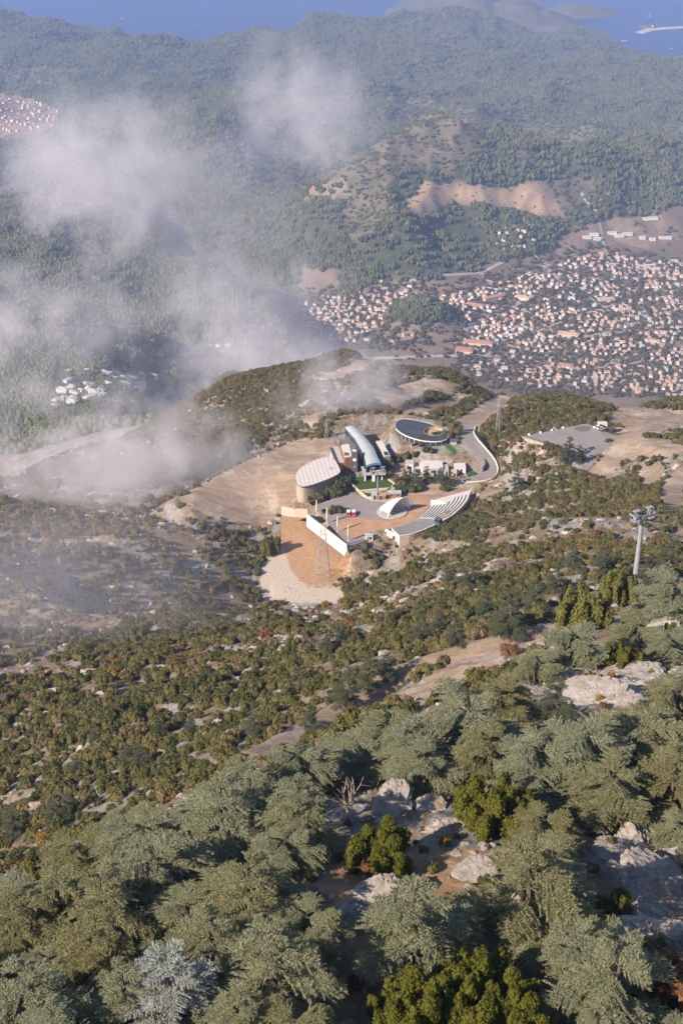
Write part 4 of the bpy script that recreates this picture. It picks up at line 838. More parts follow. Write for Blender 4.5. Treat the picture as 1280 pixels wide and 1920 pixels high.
# brick service building, dark lift tower, annexes
sb = thing('brick_building', 'brick-clad building with pale flat roof beside the terminal', 'building')
pl = WP(cA, [(575,255),(665,245),(698,385),(618,400)], Z0+8); slab('wall', pl, Z0-2, Z0+7.9, M['brick'], sb); slab('roof', inset(pl, 0.94), Z0+7.9, Z0+8.15, M['roof_pale'], sb)
c = W(cA, 630, 365, Z0+8); MB().box((c[0], c[1], Z0+8.4), (1.8, 2.4, 0.8)).build('roof_unit', M['dark_metal'], sb)
for k in range(3): c = W(cA, 628+22*k, 440-2*k, Z0+5); MB().box((c[0], c[1]-0.35+0.4, Z0+4.6), (0.9, 0.5, 1.4)).build('window', M['glass'], sb)
an = thing('stair_wing', 'low grey sloping stair wing between oval hall and brick building', 'building'); pl = WP(cA, [(455,290),(545,268),(612,445),(525,455)], Z0+5); slab('roof', pl, Z0+4.6, Z0+5, M['concrete'], an); slab('wall', inset(pl, 0.95), Z0-2, Z0+4.58, M['cream_stone'], an)
wall_run('parapet', WP(cA, [(455,290),(525,455)], Z0+5), Z0+4.5, Z0+6, 0.4, M['dark_metal'], an)
tw = thing('lift_tower', 'tall dark tower with round white emblem beside the terminal', 'tower'); a = W(cA, 690, 560, Z0); b = W(cA, 755, 556, Z0); wx = b[0]-a[0]; c = (a+b)/2; c[1] += wx/2
MB().box((c[0], c[1], Z0+5.2), (wx, wx, 12.4)).build('shaft', M['dark_metal'], tw); MB().box((c[0], c[1], Z0+11.5), (wx*0.7, wx*0.7, 0.25)).build('roof', M['roof_pale'], tw)
em = MB(); em.add([(c[0]+0.95*math.cos(k*math.pi/6), c[1]-wx/2-0.06, Z0+7.1+0.95*math.sin(k*math.pi/6)) for k in range(12)]+[(c[0]+0.95*math.cos(k*math.pi/6), c[1]-wx/2+0.02, Z0+7.1+0.95*math.sin(k*math.pi/6)) for k in range(12)], [tuple(range(12)), tuple(range(23, 11, -1))]+[(i, (i+1) % 12, 12+(i+1) % 12, 12+i) for i in range(12)]); recalc(em.build('emblem', M['white'], tw))
MB().box((c[0], c[1]-wx/2-0.02, Z0+3.2), (0.8, 0.1, 0.25)).box((c[0], c[1]-wx/2-0.022, Z0+3.2), (0.25, 0.1, 0.8)).build('sign', M['white'], tw)
ax_ = thing('terminal_annex', 'narrow white-roofed annex alongside the terminal', 'building'); pl = WP(cA, [(958,210),(1022,203),(1115,370),(1045,385)], Z0+6); slab('wall', pl, Z0-2, Z0+5.8, M['concrete'], ax_); slab('roof', inset(pl, 0.93), Z0+5.8, Z0+6.0, M['roof_pale'], ax_)
slab('skylight', WP(cA, [(1038,335),(1075,330),(1098,365),(1055,370)], Z0+6.1), Z0+5.9, Z0+6.25, M['glass'], ax_)
# lift pylon in front of the terminal
def sheave_pylon(name, label, base, h, r0, r1, arm, rz, parts=12):
    t = thing(name, label, 'pylon', base, rz); MB().bar((0, 0, -1.5), (0, 0, h), r0, parts, r1).build('mast', M['steel'], t, smooth=False)
    MB().box((0, 0, h), (arm*2, 0.55, 0.5)).build('crossarm', M['steel'], t)
    for s_ in (-1, 1):
        sh = MB().box((s_*arm, 0, h+0.35), (0.35, arm*1.1, 0.3)).build('sheave_train', M['dark_metal'], t)
        for k in range(4):
            y = (k-1.5)*arm*0.28; w = MB(); w.bar((s_*arm-0.14+s_*0.36, y, h+0.62), (s_*arm+0.14+s_*0.36, y, h+0.62), arm*0.12, 10); w.build('sheave', M['steel'], sh)
        MB().bar((s_*arm*0.72, -0.3, h), (s_*arm*0.82, -0.3, h+arm*0.8), 0.13).bar((s_*arm*0.72, 0.3, h), (s_*arm*0.82, 0.3, h+arm*0.8), 0.13).box((s_*arm*0.82, 0, h+arm*0.8), (arm*0.75, 0.9, 0.14)).build('gantry', M['steel'], t)
        MB().box((s_*arm*0.9, 0, h-0.55), (arm*0.7, arm*0.9, 0.1)).bar((s_*arm*1.2, -arm*0.4, h-0.5), (s_*arm*1.2, -arm*0.4, h+0.5), 0.05).bar((s_*arm*1.2, arm*0.4, h-0.5), (s_*arm*1.2, arm*0.4, h+0.5), 0.05).build('catwalk', M['steel'], t)
    return t
pb = W(cA, 975, 790, Z0); pb[2] = Z0; sheave_pylon('lift_pylon', 'slim grey lift pylon standing on the lawn before the terminal', pb, 12.0, 0.42, 0.32, 3.0, 0.25)
tb = G(1186, 1120, 180, 420); mpp = np.linalg.norm(tb-np.array([0, 0, CAMZ]))/FPX; TH_ = 146*mpp/0.86
sheave_pylon('lift_pylon', 'tall tapering grey lift pylon rising from the cedars', tb, TH_, 6.3*mpp, 3.2*mpp, 18*mpp, 0.5, 16)
lad = MB(); 
for k in range(14): z = TH_*(0.08+0.06*k); lad.box((tb[0]+5.6*mpp, tb[1], tb[2]+z), (0.35, 0.4, 0.05))
top = np.array([tb[0], tb[1], tb[2]+TH_])
def cable(label, a, b, sag, r, group=None, n=24):
    w = MB(); pts = [a+(b-a)*k/n-np.array([0, 0, sag*4*(k/n)*(1-k/n)]) for k in range(n+1)]
    o = w.tube(pts, [r]*(n+1), 5).build('cable', M['dark_metal'] if r > 0.03 else M['steel']); tag(o, label, 'cable', group); return pts
ca_, sa_ = math.cos(0.5), math.sin(0.5); off = np.array([ca_, sa_, 0])*18*mpp
ptop = np.array([pb[0], pb[1], Z0+12.6]); po = np.array([math.cos(0.25), math.sin(0.25), 0])*3.0
c1 = cable('grey haul cable from the terminal pylon up to the tall lift pylon', ptop-po, top-off+np.array([0, 0, 0.6]), 12, 0.04, 'lift cables')
c2 = cable('grey haul cable from the terminal pylon up to the tall lift pylon', ptop+po, top+off+np.array([0, 0, 0.6]), 12, 0.04, 'lift cables')
for s_, lb in ((-1, 'grey haul cable climbing the slope from the tall lift pylon'), (1, 'grey haul cable climbing the slope from the tall lift pylon')): cable(lb, top+s_*off+np.array([0, 0, 0.6]), np.array([150.0+s_*4, 60, 1490]), 4, 0.04, 'upper lift cables')
def cabin(label, p):
    t = thing('gondola_cabin', label, 'gondola', p, 0.9); MB().box((0, 0, -4.1), (1.9, 2.2, 1.0)).build('lower_body', M['dark_metal'], t); MB().box((0, 0, -3.05), (1.8, 2.1, 1.1)).build('window_band', M['glass'], t); MB().box((0, 0, -2.42), (1.86, 2.15, 0.16)).build('roof', M['dark_metal'], t)
    MB().bar((0, 0, -2.35), (0, 0, 0.1), 0.08).box((0, 0, 0.1), (0.3, 0.9, 0.25)).build('hanger', M['steel'], t); MB().box((0, 1.2, -3.5), (0.9, 0.1, 1.9)).build('door', M['glass'], t)
def on_cable(pts, px):
    q_ = [project(*p)[0] for p in pts]; k = int(np.argmin([abs(v-px) for v in q_])); return pts[k]
cabin('dark gondola cabin hanging in front of the amphitheatre seats', on_cable(c1, 825))
# lattice masts
def lattice(label, base, h, w0, w1, r=0.07, group=None):
    t = thing('lattice_pylon', label, 'pylon', base, group=group); n = 7; lv = [h*(1-(1-k/n)**1.25) for k in range(n+1)]; wd_ = [w0+(w1-w0)*z/h for z in lv]
    cs_ = ((-1, -1), (1, -1), (1, 1), (-1, 1))
    for x, y in cs_: MB().bar((x*w0/2, y*w0/2, -1), (x*w1/2, y*w1/2, h), r*1.5).build('leg', M['steel'], t)
    for k in range(n):
        b = MB()
        for i in range(4):
            (x0, y0), (x1, y1) = cs_[i], cs_[(i+1) % 4]
            p = lambda x, y, j: (x*wd_[j]/2, y*wd_[j]/2, lv[j])
            b.bar(p(x0, y0, k), p(x1, y1, k+1), r).bar(p(x1, y1, k), p(x0, y0, k+1), r).bar(p(x0, y0, k+1), p(x1, y1, k+1), r)
        b.build('brace', M['steel'], t)
    a = MB()
    for z in (0.80, 0.90, 1.0): a.bar((-w1*1.5, 0, h*z), (w1*1.5, 0, h*z), r*1.3)
    a.build('crossarm', M['steel'], t); return t
lb_ = G(606, 1085, 470, 640); lattice('steel lattice mast standing on the terracotta fill slope', lb_, 25.5, 6.6, 1.8, 0.075)
for px, py, hpx, lab in [(932, 812, 62, 'thin steel lattice mast beside the access road'), (790, 752, 34, 'small steel lattice mast on the bare ridge'), (612, 822, 34, 'small steel mast behind the graded mound'), (374, 726, 34, 'small steel mast on the ridge in the mist')]:
    b = G(px, py, 500, 1400); mp_ = np.linalg.norm(b-np.array([0, 0, CAMZ]))/FPX; lattice(lab, b, hpx*mp_/0.9, 2.0, 0.8, 0.045)
lt = lb_+np.array([0, 0, 25.0])
for k in (-1, 1): cable('pale power line sagging from the lattice mast across the slope', lt+np.array([k*2.4, 0, 0]), PY(1420, 930+k*14, 330), 20, 0.025, 'power lines')
# white shell stage
st = thing('shell_stage', 'white membrane shell stage opening onto the plaza', 'stage')
B1, B2 = W(cD, 262, 412, Z0), W(cD, 490, 335, Z0); S1, S2 = W(cD, 188, 348, Z0), W(cD, 330, 305, Z0)
def arch(p, q, h, lean, n=14):
    return [np.array([p[0]+(q[0]-p[0])*(0.5-0.5*math.cos(math.pi*k/n))+lean[0]*math.sin(math.pi*k/n), p[1]+(q[1]-p[1])*(0.5-0.5*math.cos(math.pi*k/n))+lean[1]*math.sin(math.pi*k/n), Z0+0.2+h*math.sin(math.pi*k/n)]) for k in range(n+1)]
big = arch(B1, B2, 8.6, (2.2, 0)); sml = arch(S1, S2, 2.9, (-0.6, 0)); G_ = []
for j in range(9):
    f = j/8; G_.append([sml[k]+(big[k]-sml[k])*f+np.array([0, 0, 1.0])*math.sin(math.pi*f)*math.sin(math.pi*k/14)*1.3 for k in range(15)])
for j in range(0, 8, 2):
    V = []; Fc = []
    for jj in (j, j+1, j+2): V += [tuple(p) for p in G_[jj][1:14]]
    for a in range(2):
        for k in range(12): Fc.append((a*13+k, a*13+k+1, (a+1)*13+k+1, (a+1)*13+k))
    o = recalc(link('membrane_panel', mesh_from('membrane_panel', V, Fc, M['membrane'], True), st)); md = o.modifiers.new('thickness', 'SOLIDIFY'); md.thickness = 0.08
for nm, ar in (('front_arch', big), ('rear_arch', sml)):
    w = MB(); w.tube(ar, [0.16]*15, 6); w.tube([p+np.array([0.5, -0.3, 0.35]) for p in ar], [0.1]*15, 5)
    for k in range(0, 14): w.bar(ar[k], ar[k+1]+np.array([0.5, -0.3, 0.35]), 0.06)
    w.build(nm, M['white'], st)
cs2 = (B1+B2+S1+S2)/4; slab('stage_floor', [(cs2[0]+7.2*math.cos(k*math.pi/12), cs2[1]+7.2*math.sin(k*math.pi/12)) for k in range(24)], Z0, Z0+0.55, M['concrete'], st)
# amphitheatre
am = thing('amphitheatre', 'curved white stepped amphitheatre facing the shell stage', 'amphitheatre')
def resample(pts, n):
    P = np.array(pts); d = np.r_[0, np.cumsum(np.hypot(*np.diff(P[:, :2], axis=0).T))]; t = np.linspace(0, d[-1], n); return np.stack([np.interp(t, d, P[:, k]) for k in range(P.shape[1])], 1)
ZA = 4.6; inn = resample(WP(cD, [(310,528),(430,508),(560,458),(680,370),(745,300),(790,245)], Z0), 25); out = resample(WP(cD, [(395,612),(520,592),(650,545),(770,492),(870,440),(970,380),(1060,300),(1120,225),(1142,165)], Z0+ZA), 25)
NRW = 9
for k in range(NRW):
    a = inn+(out-inn)*k/NRW; b = inn+(out-inn)*(k+1)/NRW; b2 = b*0.62+a*0.38; z = Z0+ZA*(k+1)/NRW
    for s0, s1, nm in ((0, 11, 'seat_row'), (12, 24, 'seat_row')):
        w = MB(); pa = [tuple(p[:2]) for p in a[s0:s1+1]]; pb_ = [tuple(p[:2]) for p in b[s0:s1+1]]; w.prism(ccw(pa+pb_[::-1]), Z0-0.6, z); o = w.build(nm, M['white'], am)
        w = MB(); pc = [tuple(p[:2]) for p in b2[s0:s1+1]]; pd_ = [tuple((p*0.35+q_*0.65)[:2]) for p, q_ in zip(a[s0:s1+1], b2[s0:s1+1])]; w.prism(ccw(pd_+pc[::-1]), z, z+0.32); w.build('bench', M['dark_metal'], o)  # dark-coloured strip on each row paints in the shadow of the risers
    pa = [tuple(p[:2]) for p in a[11:13]]; pb_ = [tuple(p[:2]) for p in b[11:13]]; MB().prism(ccw(pa+pb_[::-1]), Z0-0.6, z-0.1).build('aisle_step', M['concrete'], am)
w = MB(); pa = [tuple(p[:2]) for p in out]; pc = [tuple((p+(p-q_)/np.hypot(*(p-q_)[:2])*0.9)[:2]) for p, q_ in zip(out, inn)]; w.prism(ccw(pa+pc[::-1]), Z0-6, Z0+ZA+0.5); w.build('back_wall', M['cream_stone'], am)
wall_run('end_wall', [W(cD, 255, 545, Z0+2), W(cD, 390, 612, Z0+2)], Z0-4, Z0+2.2, 1.2, M['white'], am); wall_run('end_wall', [W(cD, 750, 232, Z0+2), W(cD, 890, 258, Z0+2)], Z0-2, Z0+2.6, 1.0, M['white'], am)
slab('top_terrace', WP(cD, [(780,215),(1130,120),(1190,100),(1150,180),(900,245)], Z0+3), Z0-2, Z0+3, M['roof_pale'], am)
c = W(cD, 912, 385, Z0+3); sk = thing('sound_booth', 'small red-roofed booth behind the amphitheatre seats', 'booth', (c[0], c[1], Z0+2.4)); MB().box((0, 0, 1.0), (2.4, 1.8, 2.4)).build('wall', M['concrete'], sk); MB().box((0, 0, 2.3), (2.9, 2.3, 0.2)).build('roof', M['brick'], sk)
# plaza walls, railings, furniture
w1 = WP(cC, [(485,288),(965,658)], Z0+0.9); rw = thing('retaining_wall', 'long white retaining wall holding up the plaza corner', 'wall')
for k in range(8): a, b = w1[0]+(w1[1]-w1[0])*k/8, w1[0]+(w1[1]-w1[0])*(k+1)/8; wall_run('wall_panel', [a+(b-a)*0.006, b-(b-a)*0.006], Z0-5.5, Z0+0.9, 0.5-0.01*(k % 2), M['white'], rw)
MB().bar(w1[0]+np.array([0, 0, 0.1]), w1[1]+np.array([0, 0, 0.1]), 0.33).build('coping', M['cream_stone'], rw)
w2 = WP(cC, [(185,192),(330,215),(485,225)], Z0+0.4); o = wall_run('stone_wall', w2, Z0-4, Z0+0.5, 0.8, M['cream_stone']); tag(o, 'short stone wall continuing the plaza edge towards the mound', 'wall')
o = wall_run('stone_wall', WP(cC, [(965,665),(1205,592),(1420,520)], Z0), Z0-2.5, Z0+0.3, 0.6, M['concrete']); tag(o, 'low grey kerb wall under the railing at the plaza corner', 'wall')
railing([w1[0], w1[1]], Z0+1.0, 'dark railing along the top of the white retaining wall'); railing(WP(cC, [(970,655),(1205,588),(1400,522)], Z0+0.3), Z0+0.3, 'dark railing round the plaza corner by the white kiosk'); railing(WP(cC, [(230,185),(310,105)], Z0), Z0+0.1, 'short dark railing at the plaza end near the graded mound')
for k, ((x, y), lb) in enumerate(zip([(600,300),(724,395),(850,495),(978,605)], ['furled cream parasol at the end of the row near the stone wall', 'furled cream parasol beside the hedge', 'furled cream parasol third from the stone wall', 'furled cream parasol at the end of the row near the white kiosk'])):
    p = W(cC, x, y, Z0); t = thing('parasol', lb, 'parasol', (p[0], p[1], Z0), group='furled parasols on the plaza'); MB().bar((0, 0, 0), (0, 0, 8.4), 0.09, 8).build('pole', M['white'], t); w = MB(); w.tube([(0, 0, 1.9), (0, 0, 3.2), (0, 0, 6.5), (0, 0, 7.8), (0, 0, 8.3)], [0.22, 0.5, 0.42, 0.26, 0.36], 8); w.build('canopy', M['fabric'], t); MB().box((0, 0, 0.15), (1.3, 1.3, 0.3)).build('base', M['concrete'], t)
def red_van(x, y, lab):
    p = W(cC, x, y, Z0); t = thing('van', lab, 'van', (p[0], p[1]+2.0, Z0+0.12), group='red vans on the plaza')
    prof = [(-2.0, 0.35), (-2.0, 0.95), (-1.35, 1.05), (-0.75, 1.75), (1.9, 1.75), (2.0, 0.9), (2.0, 0.35)]
    V = [(s_*0.88*(0.9 if z > 1.2 else 1.0), yy, z) for s_ in (-1, 1) for yy, z in prof]; k = len(prof); recalc(MB().add(V, [tuple(range(k)), tuple(range(2*k-1, k-1, -1))]+[(i, (i+1) % k, k+(i+1) % k, k+i) for i in range(k)]).build('body', M['red'], t))
    MB().box((0, 0.6, 1.80), (1.62, 2.6, 0.1)).build('roof', M['white'], t); MB().add([(-0.72, -1.33, 1.12), (0.72, -1.33, 1.12), (0.68, -0.83, 1.68), (-0.68, -0.83, 1.68)], [(0, 1, 2, 3)]).build('windscreen', M['glass'], t)
    for s_ in (-1, 1):
        MB().box((s_*0.83, 0.5, 1.38), (0.06, 2.2, 0.42)).build('side_window', M['glass'], t); MB().box((s_*0.6, -2.0, 0.78), (0.3, 0.06, 0.18)).build('headlight', M['white'], t)
        for yy in (-1.25, 1.25): MB().bar((s_*0.9, yy, 0.33), (s_*0.72, yy, 0.33), 0.33, 12).build('wheel', M['tyre'], t)
red_van(978, 318, 'red van with white roof parked nearer the hedge'); red_van(1042, 318, 'red van with white roof parked away from the hedge')
def kiosk(name, lab, c, x0, x1, yb, h, dep, wall, roof, zb=None, over=0.15, door=None):
    zb = Z0 if zb is None else zb; a, b = W(c, x0, yb, zb), W(c, x1, yb, zb); wd_ = b[0]-a[0]; t = thing(name, lab, 'kiosk' if 'kiosk' in name else 'building', ((a[0]+b[0])/2, a[1]+dep/2, zb))
    MB().box((0, 0, h/2-0.4), (wd_, dep, h+0.8)).build('wall', wall, t); MB().box((0, 0, h+0.1), (wd_+over*2, dep+over*2, 0.2)).build('roof', roof, t)
    if door: MB().box((door*wd_, -dep/2, h*0.4), (min(1.1, wd_*0.35), 0.14, h*0.75)).build('door', M['glass'], t)
    for k in range(int(wd_//3.2)): MB().box((-wd_/2+1.6+3.2*k, -dep/2, h*0.62), (1.3, 0.12, h*0.28)).build('window', M['glass'], t)
    return t
kiosk('kiosk', 'small white kiosk at the plaza railing', cC, 1178, 1270, 590, 1.9, 2.6, M['white'], M['roof_metal'], None, 0.15, 0.2)
kiosk('kiosk', 'low brown crate-like kiosk near the amphitheatre end wall', cD, 158, 248, 600, 1.3, 2.0, M['wood'], plain('olive_canvas', (0.20, 0.17, 0.10), 0.9, 0.1))
kiosk('kiosk', 'grey cube kiosk below the lawn', cA, 905, 968, 855, 2.9, 2.6, M['concrete'], M['roof_metal'], None, 0.1, 0.1); kiosk('kiosk', 'brick-coloured kiosk with a dark doorway below the lawn', cA, 975, 1062, 855, 2.2, 2.6, M['brick'], M['wood'], None, 0.2, -0.1); kiosk('kiosk', 'long grey-roofed kiosk behind the shell stage', cA, 1085, 1230, 835, 2.4, 3.0, M['brick'], M['roof_metal'])
ZS = Z0
for nm, lb, x0, x1, yb, h, dp, wm_, rm_ in [('service_building', 'tall end block of the white service buildings', 213, 290, 638, 5.8, 4.5, M['white'], M['concrete']), ('service_building', 'low white service building beside the tall end block', 292, 384, 640, 3.5, 6.5, M['white'], M['roof_pale']), ('service_building', 'long grey service building with wide pale roof', 386, 584, 662, 4.6, 8.5, M['concrete'], M['roof_pale']), ('service_building', 'narrow grey service building beside the yellow container', 592, 640, 668, 3.8, 6.5, M['concrete'], M['concrete']), ('service_building', 'cream service building behind the yellow container', 700, 812, 628, 3.0, 5.5, M['white'], M['roof_pale']), ('container_kiosk', 'yellow container beside the service buildings', 668, 722, 668, 2.8, 2.8, M['yellow'], M['cream_stone'])]: kiosk(nm, lb, cB, x0, x1, yb, h, dp, wm_, rm_, ZS, 0.12, 0.1)
# round dark-roofed building on its terrace
rb = thing('round_building', 'large round building with dark roof and open timber courtyard', 'building'); ZB = Z0+4.6; zr = ZB+2.9
ro = resample([*(lambda q_: q_+q_[:1])([np.array([*p, 0]) for p in smooth_loop(WP(cB, [(100,165),(150,220),(230,262),(330,295),(430,312),(540,316),(620,298),(642,262),(615,215),(545,170),(440,128),(310,98),(190,82),(120,105)], zr), 2)])], 29)[:-1, :2]
hc = W(cB, 500, 225, zr)[:2]; ang = np.arctan2(ro[:, 1]-hc[1], ro[:, 0]-hc[0])
hx, hy = W(cB, 605, 225, zr)[0]-hc[0], abs(W(cB, 500, 180, zr)[1]-hc[1]); hole = np.stack([hc[0]+hx*np.cos(ang), hc[1]+hy*np.sin(ang)], 1)
n = len(ro); cc = ro.mean(0)
for k in range(n):
    k2 = (k+1) % n; q4 = [ro[k], ro[k2], hole[k2], hole[k]]; V = [(p[0], p[1], zr+(0.25 if j < 2 else 1.1)) for j, p in enumerate(q4)]+[(p[0], p[1], zr-0.15+(0 if j < 2 else 0.85)) for j, p in enumerate(q4)]
    c4 = np.mean(V[:4], 0); V = [tuple(c4+(np.array(v)-c4)*np.array([0.985, 0.985, 1])+np.array([0, 0, 0])) for v in V]; recalc(MB().add(V, [(0, 1, 2, 3), (7, 6, 5, 4), (0, 4, 5, 1), (1, 5, 6, 2), (2, 6, 7, 3), (3, 7, 4, 0)]).build('roof_panel', M['solar'], rb))
    wi = [cc+(p-cc)*0.975 for p in (ro[k], ro[k2])]; a, b = [np.array([p[0], p[1], 0]) for p in wi]
    wall_run('glass_panel', [a+(b-a)*0.04, a+(b-a)*0.96], ZB-1.5, zr-0.2, 0.2, M['glass'], rb); MB().bar((a[0], a[1], ZB-1.5), (a[0], a[1], zr), 0.16).build('mullion', M['roof_pale'], rb)
    wall_run('roof_rim', [np.array([*ro[k], 0]), np.array([*ro[k2], 0])], zr-0.12, zr+0.36, 0.30, M['white'] if k % 14 < 11 else M['concrete'], rb)
    wall_run('courtyard_wall', [np.array([*hole[k], 0]), np.array([*hole[k2], 0])], ZB, zr+1.2, 0.25, M['wood'], rb)
slab('courtyard_floor', [tuple(p) for p in hole], ZB-0.5, ZB+2.6, M['wood'], rb)
for k in range(5): c = W(cB, 490+18*k, 238-3*k, ZB+2.6); MB().box((c[0], c[1], ZB+2.9), (1.6, 3.2, 0.5), 0.2).build('courtyard_seat', M['dark_metal'], rb)
wall_run('plinth', [np.array([*p, 0]) for p in list(ro[:])+[ro[0]]], ZB-4, ZB-1.4, 0.4, M['concrete'], rb)
gs = [W(cB, 340+0*k, 330, ZB) for k in range(1)]; sp_ = thing('garden_steps', 'pale concrete steps leading up to the round building', 'steps')
for k in range(9): f = k/8; c = W(cB, 285+60*f, 408-75*f, Z0+2+3*f); MB().box((c[0], c[1], float(height(c[0], c[1]))+0.25), (2.6, 1.9, 0.5), 0.4).build('step', M['concrete'], sp_)
sheet('lawn', [p[:2] for p in WP(cB, [(605,365),(640,345),(705,400),(715,440),(690,442)], Z0+4.6)], float(height(*W(cB, 660, 395, Z0+4.6)[:2]))+0.3, plain('bright_turf', (0.04, 0.13, 0.04), 0.9, 0.1)); sheet('lawn', WP(cB, [(815,615),(900,605),(940,630),(840,665)], Z0+0.2), Z0+0.2, M['grass'])
kiosk('kiosk', 'small grey-roofed hut beside the round building', cB, 660, 722, 352, 2.4, 3.0, M['concrete'], M['dark_metal'], ZB-0.3, 0.3)
for lab, pts in [('dark curving garden wall beside the access road bend', [(905,340),(880,420),(850,452),(760,465)]), ('dark curving garden wall inside the road loop', [(908,340),(960,410),(1000,470),(1012,540),(985,580)])]:
    Q = WP(cB, pts, Z0+2); o = wall_run('garden_wall', Q, Z0-1, Z0+2.6, 0.5, M['dark_metal'] if 'inside' in lab else M['concrete']); tag(o, lab, 'wall')
# lawn kerb, planter hedge on the plaza
o = wall_run('low_wall', WP(cA, [(672,600),(688,690),(770,762),(860,838),(912,842)], Z0), Z0-0.5, Z0+0.9, 0.5, M['cream_stone']); tag(o, 'low cream wall curving round the lawn', 'wall'); o = wall_run('low_wall', WP(cA, [(775,770),(970,750),(1195,735)], Z0), Z0-0.5, Z0+0.8, 0.9, M['cream_stone']); tag(o, 'straight cream wall between the two lawns', 'wall'); o = wall_run('low_wall', WP(cA, [(1095,645),(1165,690),(1130,722)], Z0), Z0-0.5, Z0+0.8, 0.5, M['cream_stone']); tag(o, 'short cream wall at the lawn corner by the service conifers', 'wall')
for x, y, s_, lb in [(810,262,2.6,'round green shrub in the plaza bed beside the red vans'), (865,255,2.3,'green shrub in the plaza bed nearest the red vans'), (770,275,1.6,'small green shrub at the end of the plaza bed'), (690,262,1.3,'low shrub beside the first parasols')]:
    p = W(cC, x, y, Z0); plant('shrub', lb, 'shrub', *BSH['dark'][0], (p[0], p[1], Z0), x, s_*0.9, None, 'foliage', 'stem')
for k, (x, y, s_) in enumerate([(350,845,2.3),(400,820,2.2),(460,800,2.5),(520,780,3.2),(570,740,3.4),(600,690,3.3),(300,850,1.5),(240,860,1.3),(560,800,2.4),(500,830,1.8)]):
    p = W(cA, x, y, Z0); plant('shrub', 'dark shrub in the hedge along the oval hall wall', 'shrub', *BSH['dark'][k % 2], (p[0], p[1], Z0), x, s_*0.95, 'hedge by the oval hall', 'foliage', 'stem')
rg2 = np.random.default_rng(12)
for k in range(34):
    x, y = [(rg2.uniform(120, 520), rg2.uniform(350, 480)), (rg2.uniform(540, 800), rg2.uniform(150, 300)), (rg2.uniform(150, 640), rg2.uniform(660, 780)), (rg2.uniform(0, 200), rg2.uniform(480, 760))][k % 4]
    p = W(cB, x, y, Z0+2 if k % 4 != 1 else Z0+5); p[2] = float(height(p[0], p[1])); plant('shrub', 'green shrub in the planting between the station buildings', 'shrub', *BSH[('dark', 'olive')[k % 2]][0], p, x, 1.3+1.3*rg2.random(), 'planting between the station buildings', 'foliage', 'stem')
# parking pad: stone wall, fence, cars
pw = thing('retaining_wall', 'pale stone retaining wall along the edge of the grey parking terrace', 'wall'); pwp = WP(cE, [(100,222),(500,348)], ZP+0.5)
for k in range(6): a, b = pwp[0]+(pwp[1]-pwp[0])*k/6, pwp[0]+(pwp[1]-pwp[0])*(k+1)/6; wall_run('wall_panel', [a, b], ZP-5.5, ZP+0.5, 0.6-0.02*(k % 2), M['stone_wall'], pw)
railing(pwp, ZP+0.5, 'dark railing on top of the pale stone wall of the parking terrace', 2.5); railing(WP(cE, [(105,212),(300,178),(550,128),(800,72)], ZP), ZP+0.1, 'dark railing along the outer edge of the parking terrace', 3.0)
for k, (x, y) in enumerate([(180,210),(305,188),(428,160),(548,134)]): p = W(cE, x, y, ZP); o = MB().box((0, 0, 0.35), (1.1, 0.8, 0.7)).box((0, 0, 0.75), (0.8, 0.55, 0.12)).build('concrete_block', M['white'], None, (p[0], p[1], ZP+0.1)); tag(o, 'white concrete block on the outer edge of the parking terrace', 'block', 'blocks along the terrace edge')
for lb, pts in [('low dark wall beside the ramp onto the parking terrace', [(790,412),(872,345)]), ('low wall at the near corner of the parking terrace', [(990,448),(1032,368)])]: o = wall_run('low_wall', WP(cE, pts, ZP), ZP-1, ZP+0.9, 0.5, M['concrete']); tag(o, lb, 'wall')
def car(x, y, rz, mat, lab):
    p = W(cE, x, y, ZP); t = thing('parked_car', lab, 'car', (p[0], p[1], ZP+0.12), rz); prof = [(-2.1, 0.35), (-2.15, 0.75), (-1.2, 0.92), (2.05, 0.92), (2.1, 0.35)]; cab = [(-1.15, 0.9), (-0.5, 1.45), (1.1, 1.45), (1.75, 0.9)]
    for nm, pr, hw, mt in (('body', prof, 0.88, mat), ('cabin', cab, 0.76, M['glass'])):
        V = [(xx, s_*hw, z) for s_ in (-1, 1) for xx, z in pr]; k = len(pr); recalc(MB().add(V, [tuple(range(k)), tuple(range(2*k-1, k-1, -1))]+[(i, (i+1) % k, k+(i+1) % k, k+i) for i in range(k)]).build(nm, mt, t))
    MB().box((0.3, 0, 1.47), (1.5, 1.4, 0.06)).build('roof', mat, t)
    for s_ in (-1, 1):
        for xx in (-1.3, 1.3): MB().bar((xx, s_*0.9, 0.33), (xx, s_*0.7, 0.33), 0.33, 12).build('wheel', M['tyre'], t)
car(1040, 280, 0.5, M['dark_metal'], 'dark car parked at the sandy edge of the terrace'); car(960, 150, 0.25, plain('silver_paint', (0.5, 0.5, 0.52), 0.35, 0.5, 0.03), 'silver car parked by the low white hut'); car(925, 135, 0.25, plain('white_paint', (0.75, 0.75, 0.75), 0.35, 0.5, 0.03), 'white car parked beside the silver car')
kiosk('kiosk', 'low white hut at the back corner of the parking terrace', cE, 930, 1030, 125, 2.0, 2.5, M['white'], M['roof_pale'], ZP)

